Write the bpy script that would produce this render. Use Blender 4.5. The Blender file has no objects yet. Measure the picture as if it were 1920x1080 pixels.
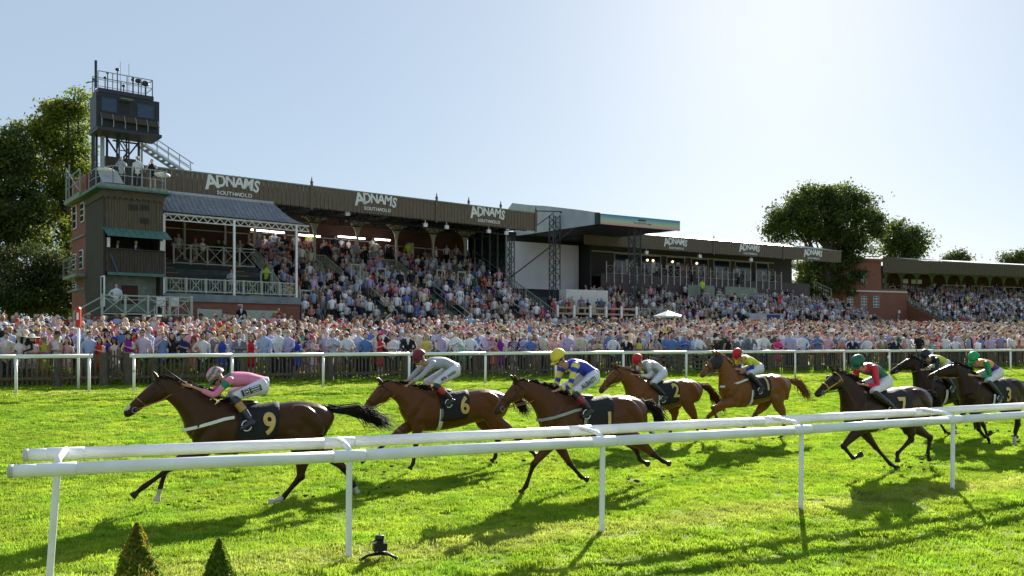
import bpy, math, random
import numpy as np
from mathutils import Vector, Matrix
random.seed(7); np.random.seed(7)
R = math.radians
S = bpy.context.scene
C = S.collection
# ---------------- camera, sky, sun, exposure ----------------
CAM_H = 2.4; FPX = 1600.0
cam = bpy.data.objects.new('camera', bpy.data.cameras.new('camera')); C.objects.link(cam); S.camera = cam
cam.location = (0, 0, CAM_H); cam.rotation_euler = (R(90), 0, 0)
cam.data.sensor_width = 36; cam.data.lens = 30.0; cam.data.shift_y = 100/1920
cam.data.clip_start = .1; cam.data.clip_end = 6000
SUN_AZ, SUN_EL = 17.7, 25.0
W = bpy.data.worlds.new('World'); S.world = W; W.use_nodes = True
wn = W.node_tree; bg = wn.nodes['Background']; sky = wn.nodes.new('ShaderNodeTexSky')
sky.sky_type = 'NISHITA'; sky.sun_disc = False; sky.sun_elevation = R(SUN_EL); sky.sun_rotation = R(SUN_AZ)
sky.air_density = 1.0; sky.dust_density = .5; sky.ozone_density = 1.5; sky.altitude = 0
hz = wn.nodes.new('ShaderNodeMix'); hz.data_type = 'RGBA'; hz.inputs[0].default_value = .71      # thin even summer haze over the whole sky
hz.inputs[7].default_value = (3.65, 4.5, 5.5, 1)
wn.links.new(sky.outputs[0], hz.inputs[6]); wn.links.new(hz.outputs[2], bg.inputs[0]); bg.inputs[1].default_value = .055
sl = bpy.data.lights.new('sun', 'SUN'); sl.energy = 5.0; sl.angle = R(.55); sl.color = (1, .93, .82)
sun = bpy.data.objects.new('sun', sl); C.objects.link(sun)
sv = Vector((math.sin(R(SUN_AZ))*math.cos(R(SUN_EL)), math.cos(R(SUN_AZ))*math.cos(R(SUN_EL)), math.sin(R(SUN_EL))))
sun.rotation_euler = sv.to_track_quat('Z', 'Y').to_euler(); sun.location = sv*200
S.view_settings.view_transform = 'Standard'; S.view_settings.look = 'None'; S.view_settings.gamma = 1
S.view_settings.use_curve_mapping = False; S.view_settings.exposure = 1.32
S.cycles.max_bounces = 6; S.cycles.transparent_max_bounces = 6

# ---------------- helpers ----------------
def ground_z(x, y):
    v = y-.483*x
    return float(np.interp(v, GV, GZ))
GV = [-60, 7.5, 9.6, 10.6, 11.6, 17, 25, 33.1, 36, 66, 88, 107, 400]
GZ = [0, -.02, .05, .05, 0, 0, .26, .78, .88, 2.6, 3.1, 3.4, 3.5]
def pixg(px, Z):                      # world x at depth Z for a column of the photograph
    return (px-960)*Z/FPX
def tag(o, label=None, cat=None, group=None, kind=None):
    if label: o['label'] = label
    if cat: o['category'] = cat
    if group: o['group'] = group
    if kind: o['kind'] = kind
    return o
OFF = {}
class Frame:
    def __init__(s, x, y, deg):
        t = R(deg); s.rz = t; s.o = (x, y); s.a = (math.cos(t), math.sin(t)); s.b = (-s.a[1], s.a[0])
    def w(s, a, b, z=0):
        return (s.o[0]+a*s.a[0]+b*s.b[0], s.o[1]+a*s.a[1]+b*s.b[1], z)
    def loc(s, x, y):
        dx, dy = x-s.o[0], y-s.o[1]
        return dx*s.a[0]+dy*s.a[1], dx*s.b[0]+dy*s.b[1]
    def at(s, px, py, b):             # photo column/row on the vertical plane b=const -> (a, z)
        rx = (px-960)/FPX
        t = ((s.o[0]*s.b[0]+s.o[1]*s.b[1])+b)/(rx*s.b[0]+s.b[1])
        return s.loc(t*rx, t)[0], CAM_H-(py-640)/FPX*t
WF = Frame(0, 0, 0)
def thing(name, label, cat, fr=WF, base=(0, 0, 0), group=None, kind=None):
    o = bpy.data.objects.new(name, None); C.objects.link(o)
    o.location = fr.w(*base); o.rotation_euler = (0, 0, fr.rz); o.empty_display_size = .2
    OFF[o.name] = base
    return tag(o, label, cat, group, kind)
def sm(me, on=True):
    me.polygons.foreach_set('use_smooth', [on]*len(me.polygons))
class MB:
    def __init__(s): s.V = []; s.F = []; s.M = []
    def poly(s, pts, mi=0):
        i = len(s.V); s.V += [tuple(p) for p in pts]; s.F.append(tuple(range(i, i+len(pts)))); s.M.append(mi)
        return s
    def box(s, x0, x1, y0, y1, z0, z1, mi=0):
        i = len(s.V)
        s.V += [(x0,y0,z0),(x1,y0,z0),(x1,y1,z0),(x0,y1,z0),(x0,y0,z1),(x1,y0,z1),(x1,y1,z1),(x0,y1,z1)]
        for f in ((0,3,2,1),(4,5,6,7),(0,1,5,4),(1,2,6,5),(2,3,7,6),(3,0,4,7)):
            s.F.append(tuple(i+k for k in f)); s.M.append(mi)
        return s
    def bar(s, p, q, w, h=None, mi=0, up=(0,0,1)):
        h = h or w; p = Vector(p); q = Vector(q); t = (q-p).normalized(); u = Vector(up)
        if abs(t.dot(u)) > .98: u = Vector((0,1,0))
        sx = t.cross(u).normalized(); uz = sx.cross(t).normalized(); i = len(s.V)
        for e in (p, q):
            for a, b in ((-1,-1),(1,-1),(1,1),(-1,1)): s.V.append(tuple(e+sx*(a*w/2)+uz*(b*h/2)))
        for f in ((0,1,2,3),(7,6,5,4),(0,4,5,1),(1,5,6,2),(2,6,7,3),(3,7,4,0)):
            s.F.append(tuple(i+k for k in f)); s.M.append(mi)
        return s
    def tube(s, pts, rs, n=8, mi=0, cap=True):
        pts = [Vector(p) for p in pts]
        if not hasattr(rs, '__len__'): rs = [rs]*len(pts)
        i0 = len(s.V); ref = None
        for k, p in enumerate(pts):
            t = (pts[min(k+1, len(pts)-1)]-pts[max(k-1, 0)]).normalized()
            if ref is None: ref = Vector((0,0,1)) if abs(t.z) < .9 else Vector((0,1,0))
            x = t.cross(ref)
            if x.length < 1e-4: x = t.orthogonal()
            x.normalize(); y = x.cross(t).normalized()
            for j in range(n):
                a = 2*math.pi*j/n; s.V.append(tuple(p+x*(rs[k]*math.cos(a))+y*(rs[k]*math.sin(a))))
        for k in range(len(pts)-1):
            for j in range(n):
                a = i0+k*n+j; b = i0+k*n+(j+1) % n; s.F.append((a, b, b+n, a+n)); s.M.append(mi)
        if cap:
            s.F.append(tuple(i0+j for j in reversed(range(n)))); s.M.append(mi)
            l = i0+(len(pts)-1)*n; s.F.append(tuple(l+j for j in range(n))); s.M.append(mi)
        return s
    def prism(s, pts, y0, y1, mi=0):   # outline in (x,z), extruded along y
        n = len(pts); i = len(s.V)
        s.V += [(p[0], y0, p[1]) for p in pts]+[(p[0], y1, p[1]) for p in pts]
        s.F.append(tuple(i+j for j in range(n))); s.M.append(mi)
        s.F.append(tuple(i+n+j for j in reversed(range(n)))); s.M.append(mi)
        for j in range(n):
            k = (j+1) % n; s.F.append((i+j, i+n+j, i+n+k, i+k)); s.M.append(mi)
        return s
    def prismx(s, pts, x0, x1, mi=0):  # outline in (y,z), extruded along x
        n = len(pts); i = len(s.V)
        s.V += [(x0, p[0], p[1]) for p in pts]+[(x1, p[0], p[1]) for p in pts]
        s.F.append(tuple(i+j for j in range(n))); s.M.append(mi)
        s.F.append(tuple(i+n+j for j in reversed(range(n)))); s.M.append(mi)
        for j in range(n):
            k = (j+1) % n; s.F.append((i+j, i+n+j, i+n+k, i+k)); s.M.append(mi)
        return s
    def ball(s, c, rx, ry=None, rz=None, n=10, m=7, mi=0):
        ry = ry or rx; rz = rz or rx; i0 = len(s.V)
        s.V.append((c[0], c[1], c[2]+rz))
        for k in range(1, m):
            ph = math.pi*k/m
            for j in range(n):
                a = 2*math.pi*j/n
                s.V.append((c[0]+rx*math.sin(ph)*math.cos(a), c[1]+ry*math.sin(ph)*math.sin(a), c[2]+rz*math.cos(ph)))
        s.V.append((c[0], c[1], c[2]-rz)); e = len(s.V)-1
        for j in range(n):
            s.F.append((i0, i0+1+j, i0+1+(j+1) % n)); s.M.append(mi)
            b = i0+1+(m-2)*n; s.F.append((e, b+(j+1) % n, b+j)); s.M.append(mi)
        for k in range(m-2):
            for j in range(n):
                a = i0+1+k*n+j; b = i0+1+k*n+(j+1) % n
                s.F.append((a, a+n, b+n, b)); s.M.append(mi)
        return s
    def mesh(s, name, mats, off=(0,0,0), smooth=False):
        me = bpy.data.meshes.new(name); V = np.array(s.V, dtype=float).reshape(-1, 3)-np.array(off)
        me.from_pydata(V.tolist(), [], s.F)
        mats = mats if isinstance(mats, (list, tuple)) else [mats]
        for m in mats: me.materials.append(m)
        if len(mats) > 1: me.polygons.foreach_set('material_index', s.M)
        if smooth: sm(me)
        return me
    def build(s, name, mats, parent=None, smooth=False, kind=None, label=None):
        off = OFF.get(parent.name, (0,0,0)) if parent else (0,0,0)
        o = bpy.data.objects.new(name, s.mesh(name, mats, off, smooth)); C.objects.link(o)
        if parent: o.parent = parent; OFF[o.name] = off
        return tag(o, label, None, None, kind)
def link_mesh(name, me, parent=None, loc=(0,0,0), rot=(0,0,0), off=None):
    o = bpy.data.objects.new(name, me); C.objects.link(o)
    if parent:
        o.parent = parent; po = OFF.get(parent.name, (0,0,0)); OFF[o.name] = po
        loc = tuple(loc[i]-po[i] for i in range(3))
    o.location = loc; o.rotation_euler = rot
    return o
# ---------------- materials ----------------
def mat(name, col, rough=.6, var=.15, scale=6, bump=0, spec=.4, metal=0, trans=0, col2=None, stretch=(1,1,1), coords='Object', det=4, emit=0, coat=0):
    m = bpy.data.materials.new(name); m.use_nodes = True; nt = m.node_tree; b = nt.nodes['Principled BSDF']
    b.inputs['Roughness'].default_value = rough; b.inputs['Specular IOR Level'].default_value = spec
    b.inputs['Metallic'].default_value = metal; b.inputs['Coat Weight'].default_value = coat
    tc = nt.nodes.new('ShaderNodeTexCoord'); mp = nt.nodes.new('ShaderNodeMapping'); mp.inputs['Scale'].default_value = stretch
    nt.links.new(tc.outputs[coords], mp.inputs[0])
    nz = nt.nodes.new('ShaderNodeTexNoise'); nz.inputs['Scale'].default_value = scale; nz.inputs['Detail'].default_value = det
    nt.links.new(mp.outputs[0], nz.inputs['Vector'])
    rp = nt.nodes.new('ShaderNodeValToRGB'); rp.color_ramp.elements[0].position = .3; rp.color_ramp.elements[1].position = .7
    c2 = col2 or tuple(min(1, c*(1+var)) for c in col)
    c1 = col if col2 else tuple(c*(1-var) for c in col)
    rp.color_ramp.elements[0].color = (*c1, 1); rp.color_ramp.elements[1].color = (*c2, 1)
    nt.links.new(nz.outputs[0], rp.inputs[0]); nt.links.new(rp.outputs[0], b.inputs['Base Color'])
    if bump:
        bp = nt.nodes.new('ShaderNodeBump'); bp.inputs['Strength'].default_value = bump; bp.inputs['Distance'].default_value = .02
        nt.links.new(nz.outputs[0], bp.inputs['Height']); nt.links.new(bp.outputs[0], b.inputs['Normal'])
    if emit:
        b.inputs['Emission Color'].default_value = (*col, 1); b.inputs['Emission Strength'].default_value = emit
    if trans:
        out = nt.nodes['Material Output']; tr = nt.nodes.new('ShaderNodeBsdfTranslucent'); mx = nt.nodes.new('ShaderNodeMixShader')
        nt.links.new(rp.outputs[0], tr.inputs[0]); mx.inputs[0].default_value = trans
        nt.links.new(b.outputs[0], mx.inputs[1]); nt.links.new(tr.outputs[0], mx.inputs[2]); nt.links.new(mx.outputs[0], out.inputs[0])
    return m
def attr_mat(name, rough=.8, sat=1, trans=0, spec=.2, bump=0, scale=60, tint=None):
    m = bpy.data.materials.new(name); m.use_nodes = True; nt = m.node_tree; b = nt.nodes['Principled BSDF']
    at = nt.nodes.new('ShaderNodeAttribute'); at.attribute_name = 'Col'
    tc = nt.nodes.new('ShaderNodeTexCoord'); nz = nt.nodes.new('ShaderNodeTexNoise'); nz.inputs['Scale'].default_value = scale
    nz.inputs['Detail'].default_value = 3
    mp = nt.nodes.new('ShaderNodeMapRange'); mp.inputs[3].default_value = .82; mp.inputs[4].default_value = 1.18
    nt.links.new(tc.outputs['Object'], nz.inputs['Vector']); nt.links.new(nz.outputs[0], mp.inputs[0])
    mu = nt.nodes.new('ShaderNodeVectorMath'); mu.operation = 'SCALE'
    nt.links.new(at.outputs['Color'], mu.inputs[0]); nt.links.new(mp.outputs[0], mu.inputs['Scale'])
    nt.links.new(mu.outputs[0], b.inputs['Base Color']); b.inputs['Roughness'].default_value = rough
    b.inputs['Specular IOR Level'].default_value = spec
    if tint: b.inputs['Specular Tint'].default_value = (*tint, 1)
    if bump:
        bp = nt.nodes.new('ShaderNodeBump'); bp.inputs['Strength'].default_value = bump; bp.inputs['Distance'].default_value = .006
        nt.links.new(nz.outputs[0], bp.inputs['Height']); nt.links.new(bp.outputs[0], b.inputs['Normal'])
    if trans:
        out = nt.nodes['Material Output']; tr = nt.nodes.new('ShaderNodeBsdfTranslucent'); mx = nt.nodes.new('ShaderNodeMixShader')
        nt.links.new(mu.outputs[0], tr.inputs[0]); mx.inputs[0].default_value = trans
        nt.links.new(b.outputs[0], mx.inputs[1]); nt.links.new(tr.outputs[0], mx.inputs[2]); nt.links.new(mx.outputs[0], out.inputs[0])
    return m
def brick_mat(name, c1, c2, mortar, scale=1.0):
    m = bpy.data.materials.new(name); m.use_nodes = True; nt = m.node_tree; b = nt.nodes['Principled BSDF']
    tc = nt.nodes.new('ShaderNodeTexCoord'); sp = nt.nodes.new('ShaderNodeSeparateXYZ'); cb = nt.nodes.new('ShaderNodeCombineXYZ')
    ad = nt.nodes.new('ShaderNodeMath'); ad.operation = 'ADD'
    nt.links.new(tc.outputs['Object'], sp.inputs[0]); nt.links.new(sp.outputs[0], ad.inputs[0]); nt.links.new(sp.outputs[1], ad.inputs[1])
    nt.links.new(ad.outputs[0], cb.inputs[0]); nt.links.new(sp.outputs[2], cb.inputs[1])
    br = nt.nodes.new('ShaderNodeTexBrick'); br.inputs['Scale'].default_value = scale; br.inputs['Brick Width'].default_value = .225; br.inputs['Row Height'].default_value = .075
    br.inputs['Mortar Size'].default_value = .01; br.inputs['Color1'].default_value = (*c1, 1); br.inputs['Color2'].default_value = (*c2, 1); br.inputs['Mortar'].default_value = (*mortar, 1)
    nt.links.new(cb.outputs[0], br.inputs['Vector'])
    nz = nt.nodes.new('ShaderNodeTexNoise'); nz.inputs['Scale'].default_value = 1.2; nt.links.new(tc.outputs['Object'], nz.inputs['Vector'])
    mp = nt.nodes.new('ShaderNodeMapRange'); mp.inputs[3].default_value = .75; mp.inputs[4].default_value = 1.25; nt.links.new(nz.outputs[0], mp.inputs[0])
    mu = nt.nodes.new('ShaderNodeVectorMath'); mu.operation = 'SCALE'; nt.links.new(br.outputs[0], mu.inputs[0]); nt.links.new(mp.outputs[0], mu.inputs['Scale'])
    nt.links.new(mu.outputs[0], b.inputs['Base Color']); b.inputs['Roughness'].default_value = .85
    return m
M = dict(
 white=mat('white_paint', (.82,.82,.81), .35, .05, 3, spec=.5), dirtywhite=mat('weathered_white', (.62,.62,.58), .5, .12, 5),
 rail=mat('white_plastic', (.86,.855,.86), .3, .09, 2.6, spec=.5), cap=mat('grey_plastic_cap', (.5,.48,.46), .5),
 red=mat('red_paint', (.55,.02,.015), .4), dark=mat('dark_steel', (.03,.035,.045), .5, .2), black=mat('black_rubber', (.012,.012,.013), .5, .1),
 board=mat('weathered_boards', (.10,.078,.058), .85, .3, 9, bump=.3, col2=(.20,.16,.12), stretch=(4,4,.25)),
 boardd=mat('dark_stained_boards', (.035,.028,.023), .85, .3, 9, bump=.3, col2=(.085,.066,.05), stretch=(4,4,.2)),
 boardg=mat('grey_green_boards', (.070,.055,.036), .85, .3, 8, bump=.3, col2=(.135,.11,.075), stretch=(4,4,.25)),
 fence=mat('old_oak', (.055,.047,.034), .9, .3, 7, bump=.4, col2=(.125,.108,.08), stretch=(3,3,.5)),
 green=mat('pale_green_paint', (.40,.44,.35), .6, .12, 4), greend=mat('faded_green_paint', (.22,.255,.21), .7, .2, 3),
 copper=mat('verdigris_sheet', (.05,.13,.115), .6, .3, 3, col2=(.10,.19,.165), stretch=(3,1,.6)),
 canopy=mat('grey_lead_sheet', (.13,.145,.165), .5, .2, 3, col2=(.21,.23,.26)), tarp=mat('grey_tarpaulin', (.38,.40,.44), .55, .15, 1, bump=.3, stretch=(1,1,.4)),
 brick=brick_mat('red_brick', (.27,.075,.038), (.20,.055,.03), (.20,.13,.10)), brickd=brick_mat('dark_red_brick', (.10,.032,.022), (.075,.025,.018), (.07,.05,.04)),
 conc=mat('grey_concrete', (.20,.22,.235), .85, .2, 2, bump=.1), step=mat('green_grey_terrace', (.10,.13,.125), .85, .25, 2), yellow=mat('yellow_paint', (.50,.36,.04), .7, .3, 9),
 screen=mat('white_backdrop_cloth', (.70,.68,.74), .8, .06, .6), glass=mat('dark_glass', (.02,.03,.045), .08, .1, 2, spec=.8), navy=mat('navy_boarding', (.022,.024,.034), .6, .2, 5),
 steel=mat('galvanised_steel', (.33,.35,.36), .45, .15, 5, metal=.3), cream=mat('cream_cast_iron', (.50,.46,.42), .6, .1, 4), roofm=mat('grey_roof_sheet', (.42,.44,.46), .5, .12, 1),
 tube=mat('strip_light_glow', (1,.97,.92), .5, 0, 1, emit=3.0), lamp=mat('lamp_glow', (1,.62,.30), .5, 0, 1, emit=1.8), wood=mat('pine_rail', (.42,.27,.16), .6, .15, 4),
 skin=mat('skin', (.52,.30,.21), .55, .08, 20, spec=.35), hedge=None, bark=mat('bark', (.085,.07,.055), .9, .3, 5, bump=.6, stretch=(1,1,.3)),
 gold=mat('gold_number', (.62,.42,.13), .5, .15, 12), leather=mat('dark_leather', (.03,.017,.012), .4, .2, 20), tan=mat('tan_leather', (.33,.12,.045), .45, .15, 20),
 letter=mat('white_lettering', (.74,.74,.72), .6, .05, 3), hiviz=mat('hi_vis_yellow', (.55,.75,.05), .7, .05, 4))
# ---------------- ground and grass ----------------
def noise2(x, y, seed=0):
    r = np.random.RandomState(seed); z = np.zeros_like(x)
    for k in range(14):
        f = r.uniform(.25, 5.5); a = r.uniform(0, 2*math.pi); z += np.sin(f*(x*math.cos(a)+y*math.sin(a))+r.uniform(0, 6.3))/(1+f*.8)
    return z/3
xs = np.concatenate([[-3000,-1500,-700,-300,-150,-90,-60,-45], np.arange(-36,-18,1.2), np.arange(-18,36,.28), np.arange(36,60,1.2), [64,70,80,100,130,180,260,400,800,1600,3000]])
ys = np.concatenate([[-60,-20,-5,1], np.arange(3,50,.28), np.arange(50,80,1.5), [84,90,97,105,115,130,160,220,320,500,900,1700,3500]])
GX, GY = np.meshgrid(xs, ys); vv = GY-.483*GX
Zg = np.interp(vv, GV, GZ)+noise2(GX, GY, 3)*.035*np.exp(-np.maximum(0, np.hypot(GX, GY)-60)/30)
nx, ny = len(xs), len(ys); idx = np.arange(nx*ny).reshape(ny, nx)
me = bpy.data.meshes.new('ground')
me.from_pydata(np.stack([GX.ravel(), GY.ravel(), Zg.ravel()], 1).tolist(), [], np.stack([idx[:-1,:-1].ravel(), idx[:-1,1:].ravel(), idx[1:,1:].ravel(), idx[1:,:-1].ravel()], 1).tolist())
sm(me)
def turf_mat(name, blades):
    m = bpy.data.materials.new(name); m.use_nodes = True; nt = m.node_tree; b = nt.nodes['Principled BSDF']; N = nt.nodes.new; Lk = nt.links.new
    geo = N('ShaderNodeNewGeometry'); nz = N('ShaderNodeTexNoise'); nz.inputs['Scale'].default_value = .9; nz.inputs['Detail'].default_value = 5
    Lk(geo.outputs['Position'], nz.inputs['Vector'])
    rp = N('ShaderNodeValToRGB'); e = rp.color_ramp.elements; e[0].position = .33; e[1].position = .68
    if blades: e[0].color = (.20,.36,.022,1); e[1].color = (.35,.46,.038,1)
    else: e[0].color = (.13,.21,.010,1); e[1].color = (.21,.27,.018,1)
    Lk(nz.outputs[0], rp.inputs[0])
    sp = N('ShaderNodeSeparateXYZ'); Lk(geo.outputs['Position'], sp.inputs[0])
    ml = N('ShaderNodeMath'); ml.operation = 'MULTIPLY_ADD'; ml.inputs[1].default_value = -.483; Lk(sp.outputs[0], ml.inputs[0]); Lk(sp.outputs[1], ml.inputs[2])
    n2 = N('ShaderNodeTexNoise'); n2.inputs['Scale'].default_value = .5; Lk(geo.outputs['Position'], n2.inputs['Vector'])
    ad = N('ShaderNodeMath'); ad.operation = 'MULTIPLY_ADD'; ad.inputs[1].default_value = 1.2; Lk(n2.outputs[0], ad.inputs[0]); Lk(ml.outputs[0], ad.inputs[2])
    # worn strip along the foot of each rail: distance in v
    facs = []
    for c0, wd in ((10.75, .75), (33.45, .5)):
        s1 = N('ShaderNodeMath'); s1.operation = 'SUBTRACT'; s1.inputs[1].default_value = c0; Lk(ad.outputs[0], s1.inputs[0])
        s2 = N('ShaderNodeMath'); s2.operation = 'ABSOLUTE'; Lk(s1.outputs[0], s2.inputs[0])
        s3 = N('ShaderNodeMapRange'); s3.inputs[1].default_value = wd; s3.inputs[2].default_value = wd*.3; s3.inputs[3].default_value = 0; s3.inputs[4].default_value = .75; Lk(s2.outputs[0], s3.inputs[0]); facs.append(s3)
    mx0 = N('ShaderNodeMath'); mx0.operation = 'MAXIMUM'; Lk(facs[0].outputs[0], mx0.inputs[0]); Lk(facs[1].outputs[0], mx0.inputs[1])
    mx = N('ShaderNodeMix'); mx.data_type = 'RGBA'; Lk(mx0.outputs[0], mx.inputs[0]); Lk(rp.outputs[0], mx.inputs[6]); mx.inputs[7].default_value = (.40,.45,.08,1) if blades else (.24,.25,.06,1)
    # scuffs and hoof marks: small dark flecks stretched along the track
    mpf = N('ShaderNodeMapping'); mpf.inputs['Rotation'].default_value = (0, 0, R(-25.6)); mpf.inputs['Scale'].default_value = (1.1, 3.2, 1); Lk(geo.outputs['Position'], mpf.inputs[0])
    nf_ = N('ShaderNodeTexNoise'); nf_.inputs['Scale'].default_value = 1.5; nf_.inputs['Detail'].default_value = 3; Lk(mpf.outputs[0], nf_.inputs['Vector'])
    rf_ = N('ShaderNodeMapRange'); rf_.inputs[1].default_value = .60; rf_.inputs[2].default_value = .70; rf_.inputs[3].default_value = 1; rf_.inputs[4].default_value = .5; Lk(nf_.outputs[0], rf_.inputs[0])
    vf_ = N('ShaderNodeVectorMath'); vf_.operation = 'SCALE'; Lk(mx.outputs[2], vf_.inputs[0]); Lk(rf_.outputs[0], vf_.inputs['Scale']); colo = vf_.outputs[0]
    if blades:
        oi = N('ShaderNodeObjectInfo'); mr = N('ShaderNodeMapRange'); mr.inputs[3].default_value = .72; mr.inputs[4].default_value = 1.25; Lk(oi.outputs['Random'], mr.inputs[0])
        vm = N('ShaderNodeVectorMath'); vm.operation = 'SCALE'; Lk(colo, vm.inputs[0]); Lk(mr.outputs[0], vm.inputs['Scale']); colo = vm.outputs[0]
        tr = N('ShaderNodeBsdfTranslucent'); Lk(colo, tr.inputs[0]); ms = N('ShaderNodeMixShader'); ms.inputs[0].default_value = .6
        Lk(b.outputs[0], ms.inputs[1]); Lk(tr.outputs[0], ms.inputs[2]); Lk(ms.outputs[0], nt.nodes['Material Output'].inputs[0])
    else:
        n3 = N('ShaderNodeTexNoise'); n3.inputs['Scale'].default_value = 14; n3.inputs['Detail'].default_value = 6; Lk(geo.outputs['Position'], n3.inputs['Vector'])
        bp = N('ShaderNodeBump'); bp.inputs['Strength'].default_value = .8; bp.inputs['Distance'].default_value = .05; Lk(n3.outputs[0], bp.inputs['Height']); Lk(bp.outputs[0], b.inputs['Normal'])
    Lk(colo, b.inputs['Base Color']); b.inputs['Roughness'].default_value = .55 if blades else .9; b.inputs['Specular IOR Level'].default_value = .3 if blades else .1
    return m
me.materials.append(turf_mat('turf', False))
g = bpy.data.objects.new('ground', me); C.objects.link(g); tag(g, 'green racecourse turf with a worn strip along the rails', None, None, 'structure')
BL = turf_mat('grass_blades', True)
src = bpy.data.collections.new('grass_source')
rs = np.random.RandomState(5)
for k in range(6):
    mb = MB()
    for c in range(34):
        cx, cy = rs.uniform(-.24, .24, 2); ld = rs.uniform(0, 6.28); lean = rs.uniform(.2, .9); hh = rs.uniform(.75, 1.15)
        for i in range(11):
            x = cx+rs.normal(0, .03); y = cy+rs.normal(0, .03); h = rs.uniform(.024, .044)*hh; a = rs.uniform(0, 6.28)
            w = rs.uniform(.004, .0065); dx, dy = math.cos(a)*w, math.sin(a)*w
            l2 = ld+rs.normal(0, .5); ox, oy = math.cos(l2)*h*lean, math.sin(l2)*h*lean; n = len(mb.V)
            mb.V += [(x-dx,y-dy,-.01),(x+dx,y+dy,-.01),(x-dx*.7+ox*.4,y-dy*.7+oy*.4,h*.62),(x+dx*.7+ox*.4,y+dy*.7+oy*.4,h*.62),(x+ox,y+oy,h)]
            mb.F += [(n,n+1,n+3,n+2),(n+2,n+3,n+4)]; mb.M += [0,0]
    src.objects.link(bpy.data.objects.new('grass_patch', mb.mesh('grass_patch', BL)))
pts = []
for v in np.arange(5.5, 38, .27):
    for t in np.arange(-24, 52, .27):
        x = t+rs.uniform(-.12,.12); y = v+.483*x+rs.uniform(-.12,.12)
        if y < 5.5 or abs(x) > .64*y+1.2: continue
        if rs.rand() > min(1, 26/y+.25): continue
        pts.append((x, y))
pts = np.array(pts)
pz = np.interp(pts[:,1]-.483*pts[:,0], GV, GZ)+noise2(pts[:,0], pts[:,1], 3)*.035
me = bpy.data.meshes.new('grass'); me.from_pydata(np.column_stack([pts, pz]).tolist(), [], [])
go = bpy.data.objects.new('grass', me); C.objects.link(go); tag(go, 'short bright green grass of the race track', 'grass', None, 'stuff')
ng = bpy.data.node_groups.new('scatter', 'GeometryNodeTree')
ng.interface.new_socket('Geometry', in_out='INPUT', socket_type='NodeSocketGeometry'); ng.interface.new_socket('Geometry', in_out='OUTPUT', socket_type='NodeSocketGeometry')
gi = ng.nodes.new('NodeGroupInput'); gout = ng.nodes.new('NodeGroupOutput'); ip = ng.nodes.new('GeometryNodeInstanceOnPoints')
ci = ng.nodes.new('GeometryNodeCollectionInfo'); ci.inputs[0].default_value = src; ci.inputs[1].default_value = True; ci.inputs[2].default_value = True
rv = ng.nodes.new('FunctionNodeRandomValue'); rv.data_type = 'FLOAT_VECTOR'; rv.inputs[0].default_value = (0,0,0); rv.inputs[1].default_value = (.12,.12,6.283)
rsx = ng.nodes.new('FunctionNodeRandomValue'); rsx.data_type = 'FLOAT'; rsx.inputs[2].default_value = .7; rsx.inputs[3].default_value = 1.15
L = ng.links.new
L(gi.outputs[0], ip.inputs['Points']); L(ci.outputs[0], ip.inputs['Instance']); ip.inputs['Pick Instance'].default_value = True
L(rv.outputs[0], ip.inputs['Rotation']); L(rsx.outputs[1], ip.inputs['Scale']); L(ip.outputs[0], gout.inputs[0])
gm = go.modifiers.new('scatter', 'NODES'); gm.node_group = ng

# ---------------- near double rail ----------------
def near_p(px, py):
    Z = FPX*1.235/(py-640); return Vector(((px-960)*Z/FPX, Z, 0))
NP = [near_p(107,880), near_p(655,855), near_p(1130,828), near_p(1503,806), near_p(1787,787)]
NP.append(NP[-1]+(NP[-1]-NP[-2])); NP.append(NP[-1]+(NP[-1]-NP[-2])*1.0)
dr = (NP[1]-NP[0]).normalized(); P0 = NP[0]-dr*.37
perp = Vector((-dr.y, dr.x, 0))
def offp(i, p):
    d = (NP[min(i+1, len(NP)-1)]-NP[max(i-1, 0)]).normalized(); return p+Vector((-d.y, d.x, 0))*.58
nr = thing('running_rail', 'near white double-pipe running rail beside the camera, curving away to the right', 'rail', WF, tuple(NP[0]))
H1, H2 = 1.165, 1.245
near_pts = [P0]+NP; far_pts = [offp(0, P0+dr*.03)]+[offp(i, p) for i, p in enumerate(NP)]
for pl, hz in ((near_pts, H1), (far_pts, H2)):
    for i in range(len(pl)-1):
        a = pl[i]+Vector((0,0,hz)); b = pl[i+1]+Vector((0,0,hz)); j = .06 if i else 0
        d = (b-a).normalized()
        MB().tube([a+d*j, b-d*.06], .063, 24).build('rail_pipe', M['rail'], nr, True)
    for i, p in enumerate(pl[1:]):
        d = (pl[min(i+2, len(pl)-1)]-pl[i]).normalized(); q = p+Vector((0,0,hz))
        MB().tube([q-d*.17,q-d*.165,q+d*.165,q+d*.17], [.063,.0675,.0675,.063], 24).build('pipe_joint', M['rail'], nr, True)
    q = pl[0]+Vector((0,0,hz)); MB().tube([q-dr*.045,q-dr*.04,q+dr*.0,q+dr*.002], [.056,.066,.066,.06], 24).build('end_cap', M['cap'], nr, True)
for i, p in enumerate(NP):
    tilt = -.09 if i == 0 else -.012
    MB().tube([p+Vector((tilt,0,-.1)), p+Vector((0,0,H1-.05))], .034, 8).build('post', M['rail'], nr)
    q = far_pts[i+1]
    MB().tube([p+Vector((0,0,H1+.05)), p*.75+q*.25+Vector((0,0,H1+.095)), q+Vector((0,0,H2+.045))], [.032,.03,.03], 10).build('bracket', M['rail'], nr, True)
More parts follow.
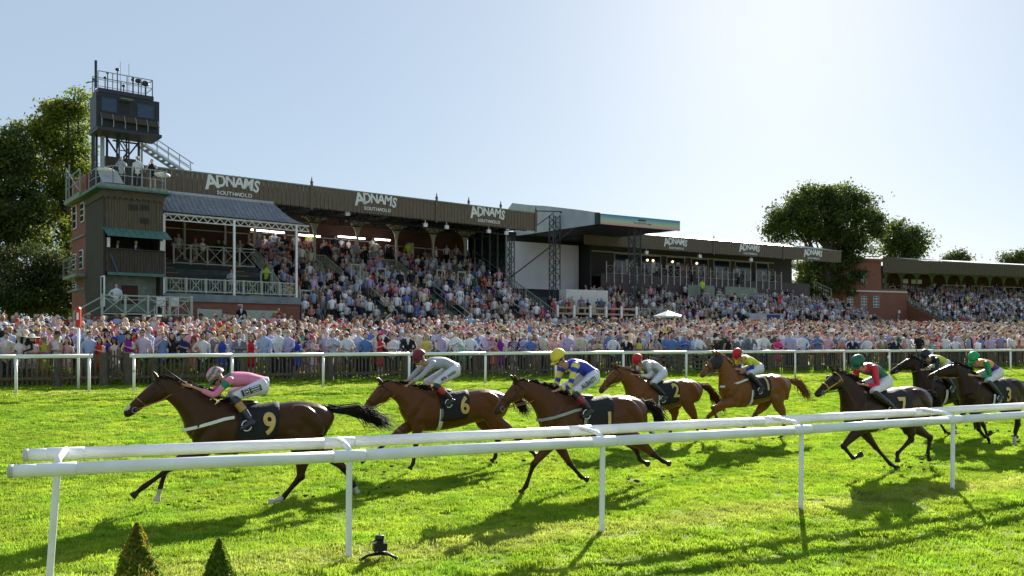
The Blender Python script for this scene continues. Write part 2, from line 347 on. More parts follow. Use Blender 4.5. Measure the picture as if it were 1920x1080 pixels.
# ---------------- far single rail ----------------
def far_at(px, c=33.1, k=.479):
    u = (px-960)/FPX; Y = c/(1-k*u); return Vector((u*Y, Y, ground_z(u*Y, Y)))
def far_rail(pxs, p_start, p_end, label, extra_end=True):
    t = thing('running_rail', label, 'rail', WF, tuple(far_at(pxs[0])), 'white rails in front of the crowd')
    a = far_at(p_start); b = far_at(p_end)
    A = [a]+[far_at(p) for p in pxs if p_start < p < p_end]+[b]
    for i in range(len(A)-1):
        MB().tube([A[i]+Vector((0,0,1.16)), A[i+1]+Vector((0,0,1.16))], .062, 14).build('rail_pipe', M['rail'], t, True)
    for p in pxs:
        q = far_at(p); MB().tube([q-Vector((0,0,.1)), q+Vector((0,0,1.11))], .043, 10).build('post', M['rail'], t, True)
    return t
far_rail([-260,-165,-60,60-30,167], -340, 174, 'white rail of the far side left of the small gate gap')
far_rail([251,435,606,767,910,1042,1169,1287,1392,1491,1583,1668,1748,1823,1895,1962,2025], 243, 2080, 'long white rail in front of the crowd, right of the gate gap')
q = far_at(251); tmn = {}
# winning post
wp = far_at(147, 34.6); wt = thing('finishing_post', 'tall white post with round red top behind the left rail', 'post', WF, tuple(wp))
zt = CAM_H-(575-640)/FPX*wp.y; zr = CAM_H-(608-640)/FPX*wp.y
MB().tube([wp-Vector((0,0,.1)), Vector((wp.x,wp.y,zr))], .042, 14).build('post', M['white'], wt, True)
hd = MB(); n = 20; r = .10
prof = [(r*.75*math.cos(a)*1.0, (zt-r)+r*math.sin(a)) for a in np.linspace(0, math.pi, 11)]+[(-.075, zr-.1), (.075, zr-.1)]
hd.prism([(wp.x+p[0], p[1]) for p in prof], wp.y-.05, wp.y+.05); hd.build('red_head', M['red'], wt)
MB().box(wp.x-.035, wp.x+.035, wp.y-.054, wp.y-.0501, zr+.15, zt-.2).build('white_stripe', M['white'], wt)
# picket fences, gates
FC = 36.0
def fa(px): return far_at(px, FC)
picket_sizes = []
def picket_mesh(h, nm='picket'):
    mb = MB(); w = .055; mb.prism([(-w/2,.06),(w/2,.06),(w/2,h-.05),(0,h),(-w/2,h-.05)], -.012, .012); return mb.mesh(nm, M['fence'])
PM = [picket_mesh(1.13), picket_mesh(1.1), picket_mesh(1.15)]
n_pick = 0
def fence_run(p0, p1, label, posts, cnt, tall=0):
    global n_pick
    a = fa(p0); b = fa(p1); d = (b-a); Ln = d.length; d.normalize()
    t = thing('picket_fence', label, 'fence', WF, tuple(a), 'weathered picket fences before the crowd')
    rz = math.atan2(d.y, d.x); k = 0; s = .07; rest = MB()
    while s < Ln-.05:
        p = a+d*s; jit = random.uniform(-.02,.02)
        if k < cnt:
            o = link_mesh('picket', PM[k % 3], t, (p.x, p.y, p.z+jit+tall), (0, random.uniform(-.03,.03), rz))
        else:
            w = .055; h = 1.12+jit
            rest.bar(p+Vector((0,0,.06)), p+Vector((0,0,h)), .024, w, up=d)
        s += .145; k += 1
    if rest.V: rest.build('pickets_beyond', M['fence'], t, kind='stuff')
    for z in (.28, .97):
        n = max(1, int(Ln/3)); 
        for i in range(n):
            q0 = a+d*(Ln*i/n); q1 = a+d*(Ln*(i+1)/n-.01)
            MB().bar(q0+Vector((0,-.03,z)), q1+Vector((0,-.03,z)), .05, .09).build('fence_rail', M['fence'], t)
    for px in posts:
        q = fa(px)+Vector((.03,-.05,0)); w = .085; th = MB(); th.box(q.x-w, q.x+w, q.y-w, q.y+w, q.z-.1, q.z+1.10); th.build('fence_post', M['fence'], t)
fence_run(-120, 192, 'oak picket fence at far left, between rail and shrubs', [-60, 108], 300)
fence_run(248, 1205, 'oak picket fence between the small gate and the five-bar gate', [290,455,620,760,890,1010,1110,1196], 300)
fence_run(1345, 2080, 'oak picket fence right of the five-bar gate', [1352,1440,1530,1612,1690,1765,1835,1905,1975], 300)
# small picket gate
ga, gb = fa(197), fa(243); gt = thing('picket_gate', 'small oak picket gate between two heavy posts behind the rail gap', 'gate', WF, tuple(ga))
for q in (ga, gb): MB().box(q.x-.12, q.x+.12, q.y-.14, q.y+.1, q.z-.1, q.z+1.13).build('gate_post', M['fence'], gt)
dg_ = (gb-ga).normalized(); Lg = (gb-ga).length
for i in range(5):
    p = ga+dg_*(.2+i*(Lg-.4)/4); link_mesh('picket', PM[i % 3], gt, (p.x, p.y, p.z+.12), (0,0,math.atan2(dg_.y, dg_.x)))
for z in (.25, 1.0): MB().bar(ga+dg_*.12+Vector((0,-.03,z)), gb-dg_*.12+Vector((0,-.03,z)), .05, .08).build('gate_rail', M['fence'], gt)
MB().bar(ga+dg_*.14+Vector((0,-.08,.97)), gb-dg_*.14+Vector((0,-.08,.30)), .04, .08).build('brace', M['fence'], gt)
# five bar gate (a pair of leaves)
for (p0, p1, lb) in ((1210, 1272, 'left leaf of the weathered field gate behind the rail'), (1276, 1338, 'right leaf of the weathered field gate behind the rail')):
    a, b = fa(p0), fa(p1); d = (b-a); t = thing('field_gate', lb, 'gate', WF, tuple(a))
    for q in (a, b): MB().box(q.x-.06, q.x+.06, q.y-.06, q.y+.06, q.z, q.z+1.2).build('gate_post', M['fence'], t)
    for z in (.25,.45,.65,.87,1.1): MB().bar(a+Vector((0,0,z)), b+Vector((0,0,z)), .035, .075).build('bar', M['fence'], t)
    s = 1 if p0 == 1210 else -1
    e0, e1 = (a, b) if s == 1 else (b, a); mid = (a+b)/2
    MB().bar(e0+Vector((0,-.05,1.08)), e1+Vector((0,-.05,.25)), .03, .07).build('brace', M['fence'], t)
    MB().bar(mid+Vector((0,-.06,.66)), e1+Vector((0,-.06,1.08)), .03, .07).build('brace', M['fence'], t)
# ---------------- grandstands ----------------
F1 = Frame(*( -22.275, 54), 38.1); F2 = Frame(16.685, 94, 31); F3 = Frame(65.897, 135, 21); FS = Frame(8.044, 78, 31)
def fascia(fr, par, a0, a1, z0, z1, b=0, m='board', step=.16):
    mb = MB(); a = a0; k = 0
    while a < a1-.02:
        e = min(a+step-.012, a1); d = .0 if k % 2 else .03; jz = random.uniform(-.02, .02)
        mb.prism([(a, z0+jz+.05), ((a+e)/2, z0+jz-.05), (e, z0+jz+.05), (e, z1), (a, z1)], b-.03-d, b+.02-d); a += step; k += 1
    mb.build('fascia_boards', M[m], par, kind='stuff')
    MB().box(a0-.05, a1+.05, b-.09, b+.10, z1+.002, z1+.09).build('fascia_cap', M['greend'], par)
def terrace(fr, par, a0, a1, b0, z0, b1, z1, n, aisles=(), aw=1.1):
    db = (b1-b0)/n; dz = (z1-z0)/n
    for i in range(n):
        MB().box(a0, a1, b0+i*db, b0+(i+1)*db-.002, z0+i*dz-.75, z0+(i+1)*dz).build('terrace_step', M['step'], par)
    for ac in aisles:
        for i in range(n*2):
            bb = b0+i*db/2; z = z0+(i+1)*dz/2+.03
            if i % 2 == 0: MB().box(ac-aw/2, ac+aw/2, bb-.02, bb+db/2, z-.5, z).build('stair_tread', M['conc'], par)
            MB().box(ac-aw/2, ac+aw/2, bb-.03, bb+.07, z+.002, z+.03).build('yellow_nosing', M['yellow'], par)
def handrail(par, pts, h=1.0, m='green', w=.06, mid=True, bal=0):
    mb = MB(); pts = [Vector(p) for p in pts]; up = Vector((0,0,h))
    for p, q in zip(pts, pts[1:]):
        mb.bar(p+up, q+up, w)
        if mid: mb.bar(p+up*.5, q+up*.5, w*.7)
        if bal:
            n = int((q-p).length/bal)
            for i in range(n): r_ = p+(q-p)*((i+.5)/n); mb.bar(r_, r_+up, w*.45)
    for p in pts: mb.bar(p, p+up, w*1.15)
    mb.build('handrail', M[m], par)
def hoop(par, a, b, z, w=.75, h=1.15, m='green'):
    MB().bar((a,b,z),(a,b,z+h),.09).bar((a+w,b,z),(a+w,b,z+h),.09).bar((a-.045,b,z+h),(a+w+.045,b,z+h),.09).build('barrier_hoop', M[m], par)
def xrail(par, a0, a1, b, z0, z1, n, m='green', ax='a', w=.06, balus=0, name='lattice_panel'):
    P = (lambda s, z: (s, b, z)) if ax == 'a' else (lambda s, z: (b, s, z))
    d = (a1-a0)/n
    for i in range(n):
        mb = MB(); s, e = a0+i*d, a0+(i+1)*d
        mb.bar(P(s,z1),P(e,z1),w).bar(P(s,z0+.08),P(e,z0+.08),w)
        if balus == 0: mb.bar(P(s,z0+.1),P(e,z1),w*.6).bar(P(s,z1),P(e,z0+.1),w*.6).bar(P(s,z1-.22),P(e,z1-.22),w*.5)
        else:
            k = 0; t = s+d/8
            mb.bar(P((s+e)/2-.3,z0+.1),P((s+e)/2+.3,z1),w*.6).bar(P((s+e)/2-.3,z1),P((s+e)/2+.3,z0+.1),w*.6)
            nb = max(3, int(d/.17))
            for j in range(nb):
                t = s+d*(j+.5)/nb; mb.bar(P(t,z0+.1),P(t,z1),w*.4)
        mb.bar(P(s,z0),P(s,z1+.06),w*1.5); mb.build(name, M[m], par)
def bracket(par, a, b, z0, zt, r=1.3, m='cream', down=1.6):
    mb = MB(); mb.tube([(a,b,z0),(a,b,zt-down)], .11, 10)
    L_ = [(a-r, zt), (a+r, zt)]
    out = [(a+r*1.0, zt), (a+r, zt-.1)]+[(a+.13+(r-.13)*(1-math.sin(t)), zt-.1-(down-.1)*(1-math.cos(t))) for t in np.linspace(.15, math.pi/2, 8)]
    poly = [(a-r, zt), (a+r, zt)]+out[1:]
    left = [(2*a-p[0], p[1]) for p in reversed(out[1:])]
    mb.prism(list(reversed(poly+left)), b-.05, b+.05)
    mb.build('column', M[m], par)
def finial(par, a, b, z, zb):
    mb = MB().box(a-.09, a+.09, b-.16, b-.10, zb, z+.12); mb.ball((a,b-.13,z+.22), .12, n=8, m=6); mb.tube([(a,b-.13,z+.3),(a,b-.13,z+.62)], [.07,.012], 6)
    mb.ball((a,b-.13,z+.42), .06, n=6, m=4); mb.build('finial', M['board'], par)
FONT = None
def text_mesh(body, size, m, extr=.012, bold=.0, cut=0):
    c = bpy.data.curves.new('t', 'FONT'); c.body = body; c.size = size; c.extrude = extr; c.offset = bold; c.align_x = 'CENTER'
    o = bpy.data.objects.new('t', c); C.objects.link(o); dg = bpy.context.evaluated_depsgraph_get(); dg.update()
    me = bpy.data.meshes.new_from_object(o.evaluated_get(dg)); bpy.data.objects.remove(o)
    me.materials.clear(); me.materials.append(m)
    import bmesh
    bm = bmesh.new(); bm.from_mesh(me); bmesh.ops.remove_doubles(bm, verts=bm.verts, dist=1e-4)
    for _ in range(5):
        es = [e for e in bm.edges if cut and e.calc_length() > cut]
        if not es: break
        bmesh.ops.subdivide_edges(bm, edges=es, cuts=1); bmesh.ops.triangulate(bm, faces=bm.faces)
    bm.to_mesh(me); bm.free(); return me
def lettering(fr, a, z, b, w, label):
    # two lines: large arched word above a small one, raised letters fixed on the boards
    t = thing('sign_lettering', label, 'sign', fr, (a, b, z), 'white lettering on the stand fascias')
    word = 'ADNAMS'; hs = [.245,.205,.20,.205,.21,.205]; xs_ = [-.42,-.25,-.075,.095,.265,.42]
    wd = [1.25,1,1,1.05,1,.95]
    for i, ch in enumerate(word):
        key = ('L', ch); 
        if key not in TXT:
            TXT[key] = text_mesh(ch, 1.0, M['letter'], .01, .028)
        sc = w*hs[i]*1.38; x = xs_[i]*w; ang = -.34*xs_[i]/.42*-1
        zz = .02*w-((xs_[i]/.42)**2)*.05*w-(.02*w if i == 0 else 0)
        o = link_mesh('letter', TXT[key], t, (a+x, b-.015, z+zz), (R(90), ang*-1*-1 if False else 0, 0))
        o.scale = (sc*(wd[i])*.92, sc*1.12, 1); o.rotation_euler = (R(90), xs_[i]*.5, 0)
    for i, ch in enumerate('SOUTHWOLD'):
        key = ('S', ch)
        if key not in TXT: TXT[key] = text_mesh(ch, 1.0, M['letter'], .01, .02)
        o = link_mesh('small_letter', TXT[key], t, (a+(i-4)*.078*w, b-.015, z-.155*w), (R(90), 0, 0)); o.scale = (w*.105, w*.105, 1)
    return t
TXT = {}
def spot(par, a, b, z, m='white', s=.16):
    MB().box(a-s, a+s, b-s*.6, b+s*.6, z-s, z+s*.8).bar((a,b,z+s),(a,b,z+s+.5),.05).build('floodlight', M[m], par)

# --- stand 1
st = thing('grandstand', 'long timber-fronted grandstand with a weathered board fascia and packed terraces, left of the stage', 'grandstand', F1, (0, 0, 2.4))
fascia(F1, st, -1.2, 30.95, 11.85, 13.33)
for p in (583, 817, 877, 937, 1003): finial(st, F1.at(p, 380, 0)[0], 0, 13.4, 11.7 if p in (583,817,1003) else 13.43)
MB().box(-1.2, 31, .12, 11.2, 12.85, 13.0).build('roof', M['dark'], st)
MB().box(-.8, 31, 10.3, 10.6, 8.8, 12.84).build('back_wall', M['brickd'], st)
terrace(F1, st, 8.3, 30.85, -2.45, 3.3, 10.28, 9.55, 17, (15.2, 21.6, 27.6))
MB().box(8.3, 30.9, -2.6, -2.452, 2.2, 3.7).build('front_wall', M['brick'], st)
for i, p in enumerate((478, 590, 670, 743, 812, 872)):
    a = F1.at(p, 440, 8.6)[0]; bracket(st, a, 8.6, 8.9, 12.55, 1.15, 'cream', 1.3)
for k in range(10):
    a = 1+k*3.3
    mb = MB(); mb.bar((a,.4,12.1),(a,9.9,12.55),.1).bar((a,.4,12.75),(a,9.9,12.75),.12)
    for j in range(7): mb.bar((a,.5+j*1.4,12.75),(a,1.2+j*1.4,12.2),.06).bar((a,1.2+j*1.4,12.2),(a,1.9+j*1.4,12.75),.06)
    mb.build('roof_truss', M['dark'], st)
for b in (1.2, 4.5, 8.0):
    mb = MB(); mb.bar((-.5,b,12.0),(30.8,b,12.0),.1).bar((-.5,b,12.6),(30.8,b,12.6),.1)
    for j in range(30): mb.bar((j,b,12),(j+.5,b,12.6),.05).bar((j+.5,b,12.6),(j+1,b,12),.05)
    mb.build('girder', M['dark'], st)
for (p0, p1, y0, y1) in ((316,357,418,420),(402,412,423,424),(414,449,424,427),(471,485,430,431),(487,503,431,433),(506,533,433,435),(560,600,438,442),(634,668,441,445),(672,684,446,447),(703,731,446,450)):
    a0, z = F1.at(p0, (y0+y1)/2, 9); a1 = F1.at(p1, y1, 9)[0]
    MB().box(a0, a1, 8.93, 9.05, z-.07, z+.05).build('strip_light', M['tube'], st)
handrail(st, [(9, 10.1, 10.2), (20.8, 10.1, 10.2)], .9, 'cream', .07, False); handrail(st, [(22, 10.1, 10.2), (30, 10.1, 10.2)], .7, 'cream', .07, False)
MB().box(24.3, 25.0, 10.2, 10.29, 9.6, 11.3).build('doorway', M['cream'], st)
for ac in (15.2, 21.6, 27.6):
    handrail(st, [(ac+.7, b, 3.3+(b+2.45)*.491+.2) for b in (-2.3, 1, 4)], 1.0); handrail(st, [(ac-1.2, b, 3.3+(b+2.45)*.491) for b in (6, 8, 10)], 1.0, bal=.2)
for (p, y) in ((665,505),(713,512),(825,514),(864,517)):
    a, z = F1.at(p, y+14, 3.2); hoop(st, a-.3, 3.2, z-.2)
for p in (20.0, 13.4, 26.2):   # vomitory surrounds
    z = 3.3+(4.6+2.45)*.491
    handrail(st, [(p, 4.4, z), (p, 7.6, z+1.5)], 1.1, bal=.18); handrail(st, [(p+1.6, 4.4, z), (p+1.6, 7.6, z+1.5)], 1.1, bal=.18); handrail(st, [(p, 7.6, z+1.5), (p+1.6, 7.6, z+1.5)], 1.1, bal=.18)
    MB().box(p+.05, p+1.55, 4.35, 4.45, z-.9, z+.15).build('vomitory', M['brickd'], st)
mb = MB().prismx([(-2.6,2.4),(10,2.4),(10.2,10.0),(9.5,10.0),(-2.6,3.8)], 30.9, 31.1); mb.build('end_wall', M['boardd'], st)
handrail(st, [(31, b, 3.9+(b+2.6)*.512) for b in (-2.5, -.5, 1.5, 3.5, 5.5, 7.5, 9.4)], .95, 'greend', .07, bal=.3)
for i in range(5):
    b = 4.3+i*1.2; zb = 4.0+(b+2.6)*.512
    MB().bar((31.0,b,zb),(31.0,b,12.84),.14).build('screen_post', M['greend'], st)
    MB().prismx([(b+.08,zb-.35),(b+1.12,zb+.25),(b+1.12,12.8),(b+.08,12.8)], 30.98, 31.02).build('side_pane', M['glass'], st)
for p in (652, 950, 838, 798, 917): 
    a, z = F1.at(p, 400+(p-652)*.09, .3); spot(st, a, .35, z if p < 700 else 11.5, 'white')
lettering(F1, F1.at(439,355,-.03)[0], 12.62, -.06, 3.45, 'largest white two-line lettering, on the boards above the curved canopy')
lettering(F1, F1.at(707,385,-.03)[0], 12.62, -.06, 3.3, 'white two-line lettering on the boards above the third roof bay, between other two')
lettering(F1, F1.at(916,408,-.03)[0], 12.62, -.06, 3.3, 'white two-line lettering at the right end of the left stand, beside the stage')

# --- balcony left part of stand 1
bt = thing('viewing_balcony', 'pale framed viewing balcony under a curved grey canopy beside the timber tower', 'balcony', F1, (0, -2.6, 2.4))
MB().box(-.5, 8.25, -2.6, -2.5, 2.4, 4.85).build('brick_base', M['brick'], bt)
MB().box(-.5, 8.3, -2.7, -2.45, 4.852, 5.32).build('concrete_band', M['conc'], bt)
MB().box(-.45, 8.2, -2.44, 2, 4.9, 5.0).build('floor', M['conc'], bt)
for (a0, a1) in ((1.6, 3.0), (4.5, 6.8)): MB().box(a0, a1, -2.66, -2.603, 2.7, 4.4).build('door', M['green'], bt)
for a in (-.5, 3.8, 8.0): MB().bar((a,-2.6,5.2),(a,-2.6,10.1),.13).build('post', M['white'], bt)
xrail(bt, -.4, 8.0, -2.62, 5.4, 6.25, 7, 'green', balus=1)
for a0, a1, n in ((-.5, 8.9, 18),):
    mb = MB(); mb.bar((a0,-2.6,10.15),(a1,-2.6,10.15),.1).bar((a0,-2.6,9.78),(a1,-2.6,9.78),.07); d = (a1-a0)/n
    for i in range(n): mb.bar((a0+i*d,-2.6,9.8),(a0+(i+.5)*d,-2.6,10.12),.05).bar((a0+(i+.5)*d,-2.6,10.12),(a0+(i+1)*d,-2.6,9.8),.05)
    mb.build('lattice_truss', M['dirtywhite'], bt)
cv = [(-2.75+2.55*t, 10.25+1.6*t**1.7) for t in np.linspace(0, 1, 9)]
mb = MB()
for (p, q) in zip(cv, cv[1:]):
    t0 = (p[0]+2.75)/2.55; t1 = (q[0]+2.75)/2.55
    mb.poly([(-.45,p[0],p[1]),(8.9-1.5*t0,p[0],p[1]),(8.9-1.5*t1,q[0],q[1]),(-.45,q[0],q[1])])
for a in np.arange(-.4, 7.4, .3): mb.tube([(a,p[0],p[1]+.015) for p in cv], .025, 5, cap=False)
mb.build('curved_canopy', M['canopy'], bt, kind='stuff')
mb = MB()
for i in range(24):
    a = -.3+i*.32; mb.prism([(a,11.55),(a+.16,11.48),(a+.32,11.55),(a+.32,11.95),(a,11.95)], -.27, -.24)
mb.build('scalloped_edge', M['tarp'], bt)
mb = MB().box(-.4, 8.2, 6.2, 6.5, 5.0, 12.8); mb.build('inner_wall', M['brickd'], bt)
n = 9
for i in range(n): 
    b = -.5+i*.72; MB().box(-.4, 8.25, b, b+.72-.002, 4.6+i*.36, 5.1+i*.38).build('terrace_step', M['dark'] if i % 2 else M['step'], bt)
    for a in (1.0, 5.9): MB().box(a, a+1.0, b-.05, b+.05, 5.1+i*.38+.002, 5.14+i*.38).build('yellow_nosing', M['yellow'], bt)
xrail(bt, 1.6, 7.2, 2.6, 7.6, 8.9, 5, 'green', w=.07)
handrail(bt, [(0,5.9,9.9),(8.0,5.9,9.9)], .5, 'cream', .07, False)
MB().bar((0,5.8,11.25),(8.2,5.8,11.25),.1).build('beam', M['cream'], bt)
for a in (3.3, 6.2): MB().bar((a,5.8,8),(a,5.8,12.6),.14).build('inner_column', M['cream'], bt)
hoop(bt, 6.9, .8, 5.9, .8, 1.3); hoop(bt, 8.9, -1.2, 4.6, .8, 1.3)
handrail(bt, [(7.9,-.3,5.3),(7.9,2.5,7.2),(7.9,5,8.4)], 1.0, bal=.2)
bn = thing('bench', 'dark slatted bench standing in the empty balcony box', 'bench', F1, (3.4, -.2, 5.2))
for i in range(4): MB().box(3.4, 5.0, -.2, -.15, 5.62+i*.1, 5.69+i*.1).build('back_slat', M['boardd'], bn)
MB().box(3.4, 5.0, -.6, -.2, 5.5, 5.55).build('seat', M['boardd'], bn)
for a in (3.45, 4.95): MB().bar((a,-.4,5.02),(a,-.4,5.5),.07).build('leg', M['boardd'], bn)

# --- timber tower
tt = thing('timber_tower', 'dark weathered timber judging tower with green awning and three small windows', 'tower', F1, (-2.5, -3.5, 2.4))
MB().box(-4.1, -3.98, -3.5, 1.0, 2.4, 11.1).build('side_wall', M['boardd'], tt)
mb = MB(); a = -3.97
while a < -.82:
    e = min(a+.155, -.8); d = random.uniform(0, .02); mb.box(a, e-.012, -3.5-d, -3.42, 8.85, 11.1); a += .155
mb.build('board_cladding', M['boardg'], tt, kind='stuff')
MB().box(-3.97, -.8, -3.41, -3.3, 8.86, 11.1).build('backing', M['boardd'], tt)
MB().box(-.92, -.8, -3.29, 1, 4, 11.1).build('right_wall', M['boardd'], tt)
MB().box(-3.97, -.93, -1.2, -1.1, 4.2, 11.1).build('inner_wall', M['boardd'], tt)
MB().box(-3.97, -.93, -3.29, -1.21, 8.6, 8.7).build('ceiling', M['boardd'], tt); MB().box(-3.97, -.93, -3.29, -1.21, 6.3, 6.4).build('upper_floor', M['boardd'], tt)
for (x, y) in ((250, 389), (271, 389), (271, 414)):
    a, z = F1.at(x, y, -3.5); f = MB().box(a-.24, a+.24, -3.56, -3.525, z-.17, z+.17).build('window', M['boardd'], tt)
    MB().box(a-.19, a+.19, -3.575, -3.561, z-.12, z+.12).build('pane', M['black'], f)
mb = MB()
for i in range(11):
    a = -4.15+i*.31; mb.prism([(a,10.72),(a+.155,10.60),(a+.31,10.72),(a+.31,11.1),(a,11.1)], -3.62, -3.58)
for i in range(14):
    b = -3.6+i*.33; mb.prismx([(b,10.72),(b+.165,10.60),(b+.33,10.72),(b+.33,11.1),(b,11.1)], -4.16, -4.12)
mb.build('scalloped_valance', M['boardg'], tt, kind='stuff')
MB().box(-4.55, -.45, -3.95, 1.0, 11.1, 11.2).build('cornice', M['copper'], tt); MB().box(-4.35, -.6, -3.75, 1.0, 11.202, 11.42).build('roof_edge', M['greend'], tt)
mb = MB(); mb.poly([(-4.15,-3.52,8.92),(-.65,-3.52,8.92),(-.55,-4.35,8.40),(-4.05,-4.35,8.40)]); mb.poly([(-4.15,-3.52,8.88),(-4.05,-4.35,8.36),(-.55,-4.35,8.36),(-.65,-3.52,8.88)])
mb.poly([(-4.05,-4.35,8.36),(-4.05,-4.35,8.40),(-.55,-4.35,8.40),(-.55,-4.35,8.36)])
for a in np.arange(-4.0, -.6, .38): mb.bar((a-.02,-3.52,8.93),(a+.06,-4.35,8.41),.03)
mb.build('awning', M['copper'], tt)
mb = MB(); a = -3.97
while a < -.72:
    d = random.uniform(0, .02); mb.box(a, min(a+.143, -.7), -3.62-d, -3.5, 6.4, 7.68); a += .155
mb.build('lower_boards', M['boardd'], tt, kind='stuff')
MB().box(-3.97, -.7, -3.72, -3.45, 7.682, 7.75).build('sill', M['boardd'], tt)
for a in (-3.9, -.98): MB().box(a, a+.16, -3.56, -3.45, 7.8, 8.35).build('white_shutter', M['white'], tt)
MB().box(-3.9, -.75, -3.75, -3.5, 6.2, 6.38).build('copper_band', M['copper'], tt)
MB().box(-3.9, -.95, -2.6, -2.5, 4.1, 6.25).build('booth_wall', M['greend'], tt)
MB().box(-2.9, -2.0, -2.63, -2.602, 4.6, 5.7).build('notice_board', M['brickd'], tt)
mb = MB().bar((-4.13,-3.2,4.4),(-4.13,-3.2,6.1),.07).bar((-4.13,-3.9,4.4),(-4.13,-3.9,6.1),.07).bar((-4.13,-3.2,6.1),(-4.13,-3.9,6.1),.07).bar((-4.13,-3.2,4.4),(-4.13,-3.9,4.4),.07); d_ = mb.build('door', M['white'], tt)
MB().box(-4.14, -4.12, -3.88, -3.22, 4.45, 6.05).build('pane', M['glass'], d_)
MB().bar((-3.75,-3.7,7.4),(-3.35,-3.75,6.3),.05).build('blue_pole', mat('blue_paint', (.05,.12,.25)), tt)

# --- brick tower behind it
bk = thing('brick_tower', 'narrow red brick tower behind the timber tower, with tall sash windows', 'tower', F1, (-2.2, 3.5, 2.4))
MB().box(-4.05, -.6, 1.02, 5.2, 2.4, 12.7).build('wall', M['brick'], bk)
for z in (8.9, 5.6): MB().box(-4.13, -4.06, 1.1, 6.25, z, z+.12).build('string_course', M['conc'], bk)
for (b, z0, z1) in ((4.1,9.6,11.1),(1.9,9.8,11.0),(4.2,7.0,8.0),(2.2,6.9,8.1),(4.2,5.7,6.25)):
    f = MB().box(-4.12, -4.06, b-.45, b+.45, z0, z1).build('window', M['white'], bk)
    for i in range(2):
        for j in range(3): MB().box(-4.135, -4.121, b-.40+i*.41, b-.03+i*.41, z0+.06+j*(z1-z0-.06)/3, z0+j*(z1-z0-.06)/3+(z1-z0)/3-.02).build('pane', M['glass'], f)
MB().box(-4.65, -4.14, .9, 4.9, 6.35, 6.55).build('balcony_floor', M['greend'], bk)
handrail(bk, [(-4.62,.95,6.55),(-4.62,3,6.55),(-4.62,4.85,6.55)], 1.05, 'greend', .05, bal=.9)
MB().bar((-4.8,1.3,6.35),(-4.1,1.3,5.2),.08).build('balcony_brace', M['greend'], bk)
MB().box(-4.5, -3.9, .8, 5.2, 11.2, 11.5).build('parapet_slab', M['greend'], bk)
handrail(bk, [(-4.4,1,11.5),(-4.4,3,11.5),(-4.4,5.1,11.5)], 1.4, 'steel', .06)
MB().bar((-4.4,5,11.5),(-4.4,5,13.6),.07).bar((-4.4,4.2,11.5),(-4.4,4.2,13.7),.07).bar((-4.4,5,13.5),(-4.4,1.4,11.7),.05).build('scaffold_pole', M['steel'], bk)

# --- platform rails and parapet on top of the tower
tp = thing('camera_platform', 'railed camera platform on the flat roof of the timber tower', 'platform', F1, (-2.4, -2, 11.42))
handrail(tp, [(-3.6,-3.6,11.43),(-2.6,-3.75,11.43),(-1.6,-3.75,11.43),(-.7,-3.6,11.43),(-.55,-2.4,11.43),(-.55,-1,11.43)], 1.05, 'steel', .045)
handrail(tp, [(-3.6,-3.6,11.43),(-4.2,-2.2,11.43),(-4.2,-.4,11.43)], 1.05, 'steel', .045)
MB().box(-3.9, -.1, .1, .25, 11.43, 13.0).build('parapet_boards', M['boardg'], tp)
MB().box(-3.0, -1.2, .9, 2.2, 11.5, 13.9).build('stair_hut', M['boardg'], tp)
for (a, b, z) in ((-3.75,-2.6,12.35),(-.7,-2.9,12.4)): 
    mb = MB(); mb.ball((a,b,z), .5, .28, .16, 10, 6); mb.build('cover_sheet', M['dirtywhite'], tp, True)
mb = MB().poly([(-4.2,-2.6,12.2),(-3.3,-3.2,12.3),(-3.0,-3.6,11.5),(-4.1,-3.5,11.5)]); mb.build('tarpaulin', M['tarp'], tp)

# --- commentary box on steel legs
cb = thing('commentary_box', 'dark raised commentary cabin on steel legs above the timber tower', 'cabin', F1, (-2.4, -.2, 11.42))
MB().box(-4.1, -.6, -2.0, -.3, 14.95, 17.0).build('cabin', M['navy'], cb)
MB().box(-4.13, -4.102, -1.95, -.35, 14.98, 16.98).build('side_panel', M['dark'], cb)
for (a0, a1, z0, z1, mm) in ((-3.85,-3.05,15.95,16.7,'glass'),(-1.85,-.95,15.9,16.65,'glass'),(-2.95,-2.3,15.9,16.7,'black')):
    f = MB().box(a0-.06, a1+.06, -2.03, -2.002, z0-.06, z1+.06).build('window', M['dark'], cb); MB().box(a0, a1, -2.045, -2.031, z0, z1).build('pane', M[mm] if mm != 'glass' else mat('blue_glass', (.03,.06,.12), .1), f)
MB().box(-2.9, -2.2, -2.5, -2.05, 16.72, 16.75).build('open_sash', M['steel'], cb)
mb = MB(); mb.poly([(-3.9,-2.02,15.85),(-.65,-2.02,15.75),(-.65,-2.28,15.35),(-3.9,-2.28,15.45)]); mb.build('shelf_flap', M['boardd'], cb)
for i in range(6): 
    a = -3.9+i*.64; MB().bar((a,-2.3,15.0),(a,-2.3,15.4),.035).bar((a,-2.28,15.4),(a,-2.03,15.8),.03).build('flap_stay', M['steel'], cb)
MB().box(-4.15, -.55, -2.35, -.25, 14.75, 14.93).build('floor_frame', M['dark'], cb)
for (a, b, w, mm) in ((-4.0,-.4,.12,'dark'),(-3.5,-.6,.2,'steel'),(-3.8,-.5,.12,'dark'),(-3.2,-.4,.12,'dark'),(-1.4,-.5,.12,'dark'),(-1.2,-.4,.1,'steel'),(-4.05,-1.0,.1,'dark')):
    MB().bar((a,b,11.44),(a,b,14.75),w).build('leg', M[mm], cb)
for (p, q) in (((-3.2,-.4,12),(-1.4,-.5,14.7)),((-3.2,-.4,14.7),(-1.4,-.5,12)),((-2.9,-.5,14.6),(-1.5,-.5,14.6))): MB().bar(p, q, .09).build('cross_brace', M['dark'], cb)
MB().box(-4.0, -.9, -1.9, -.3, 17.05, 17.3).build('roof_deck', M['dark'], cb)
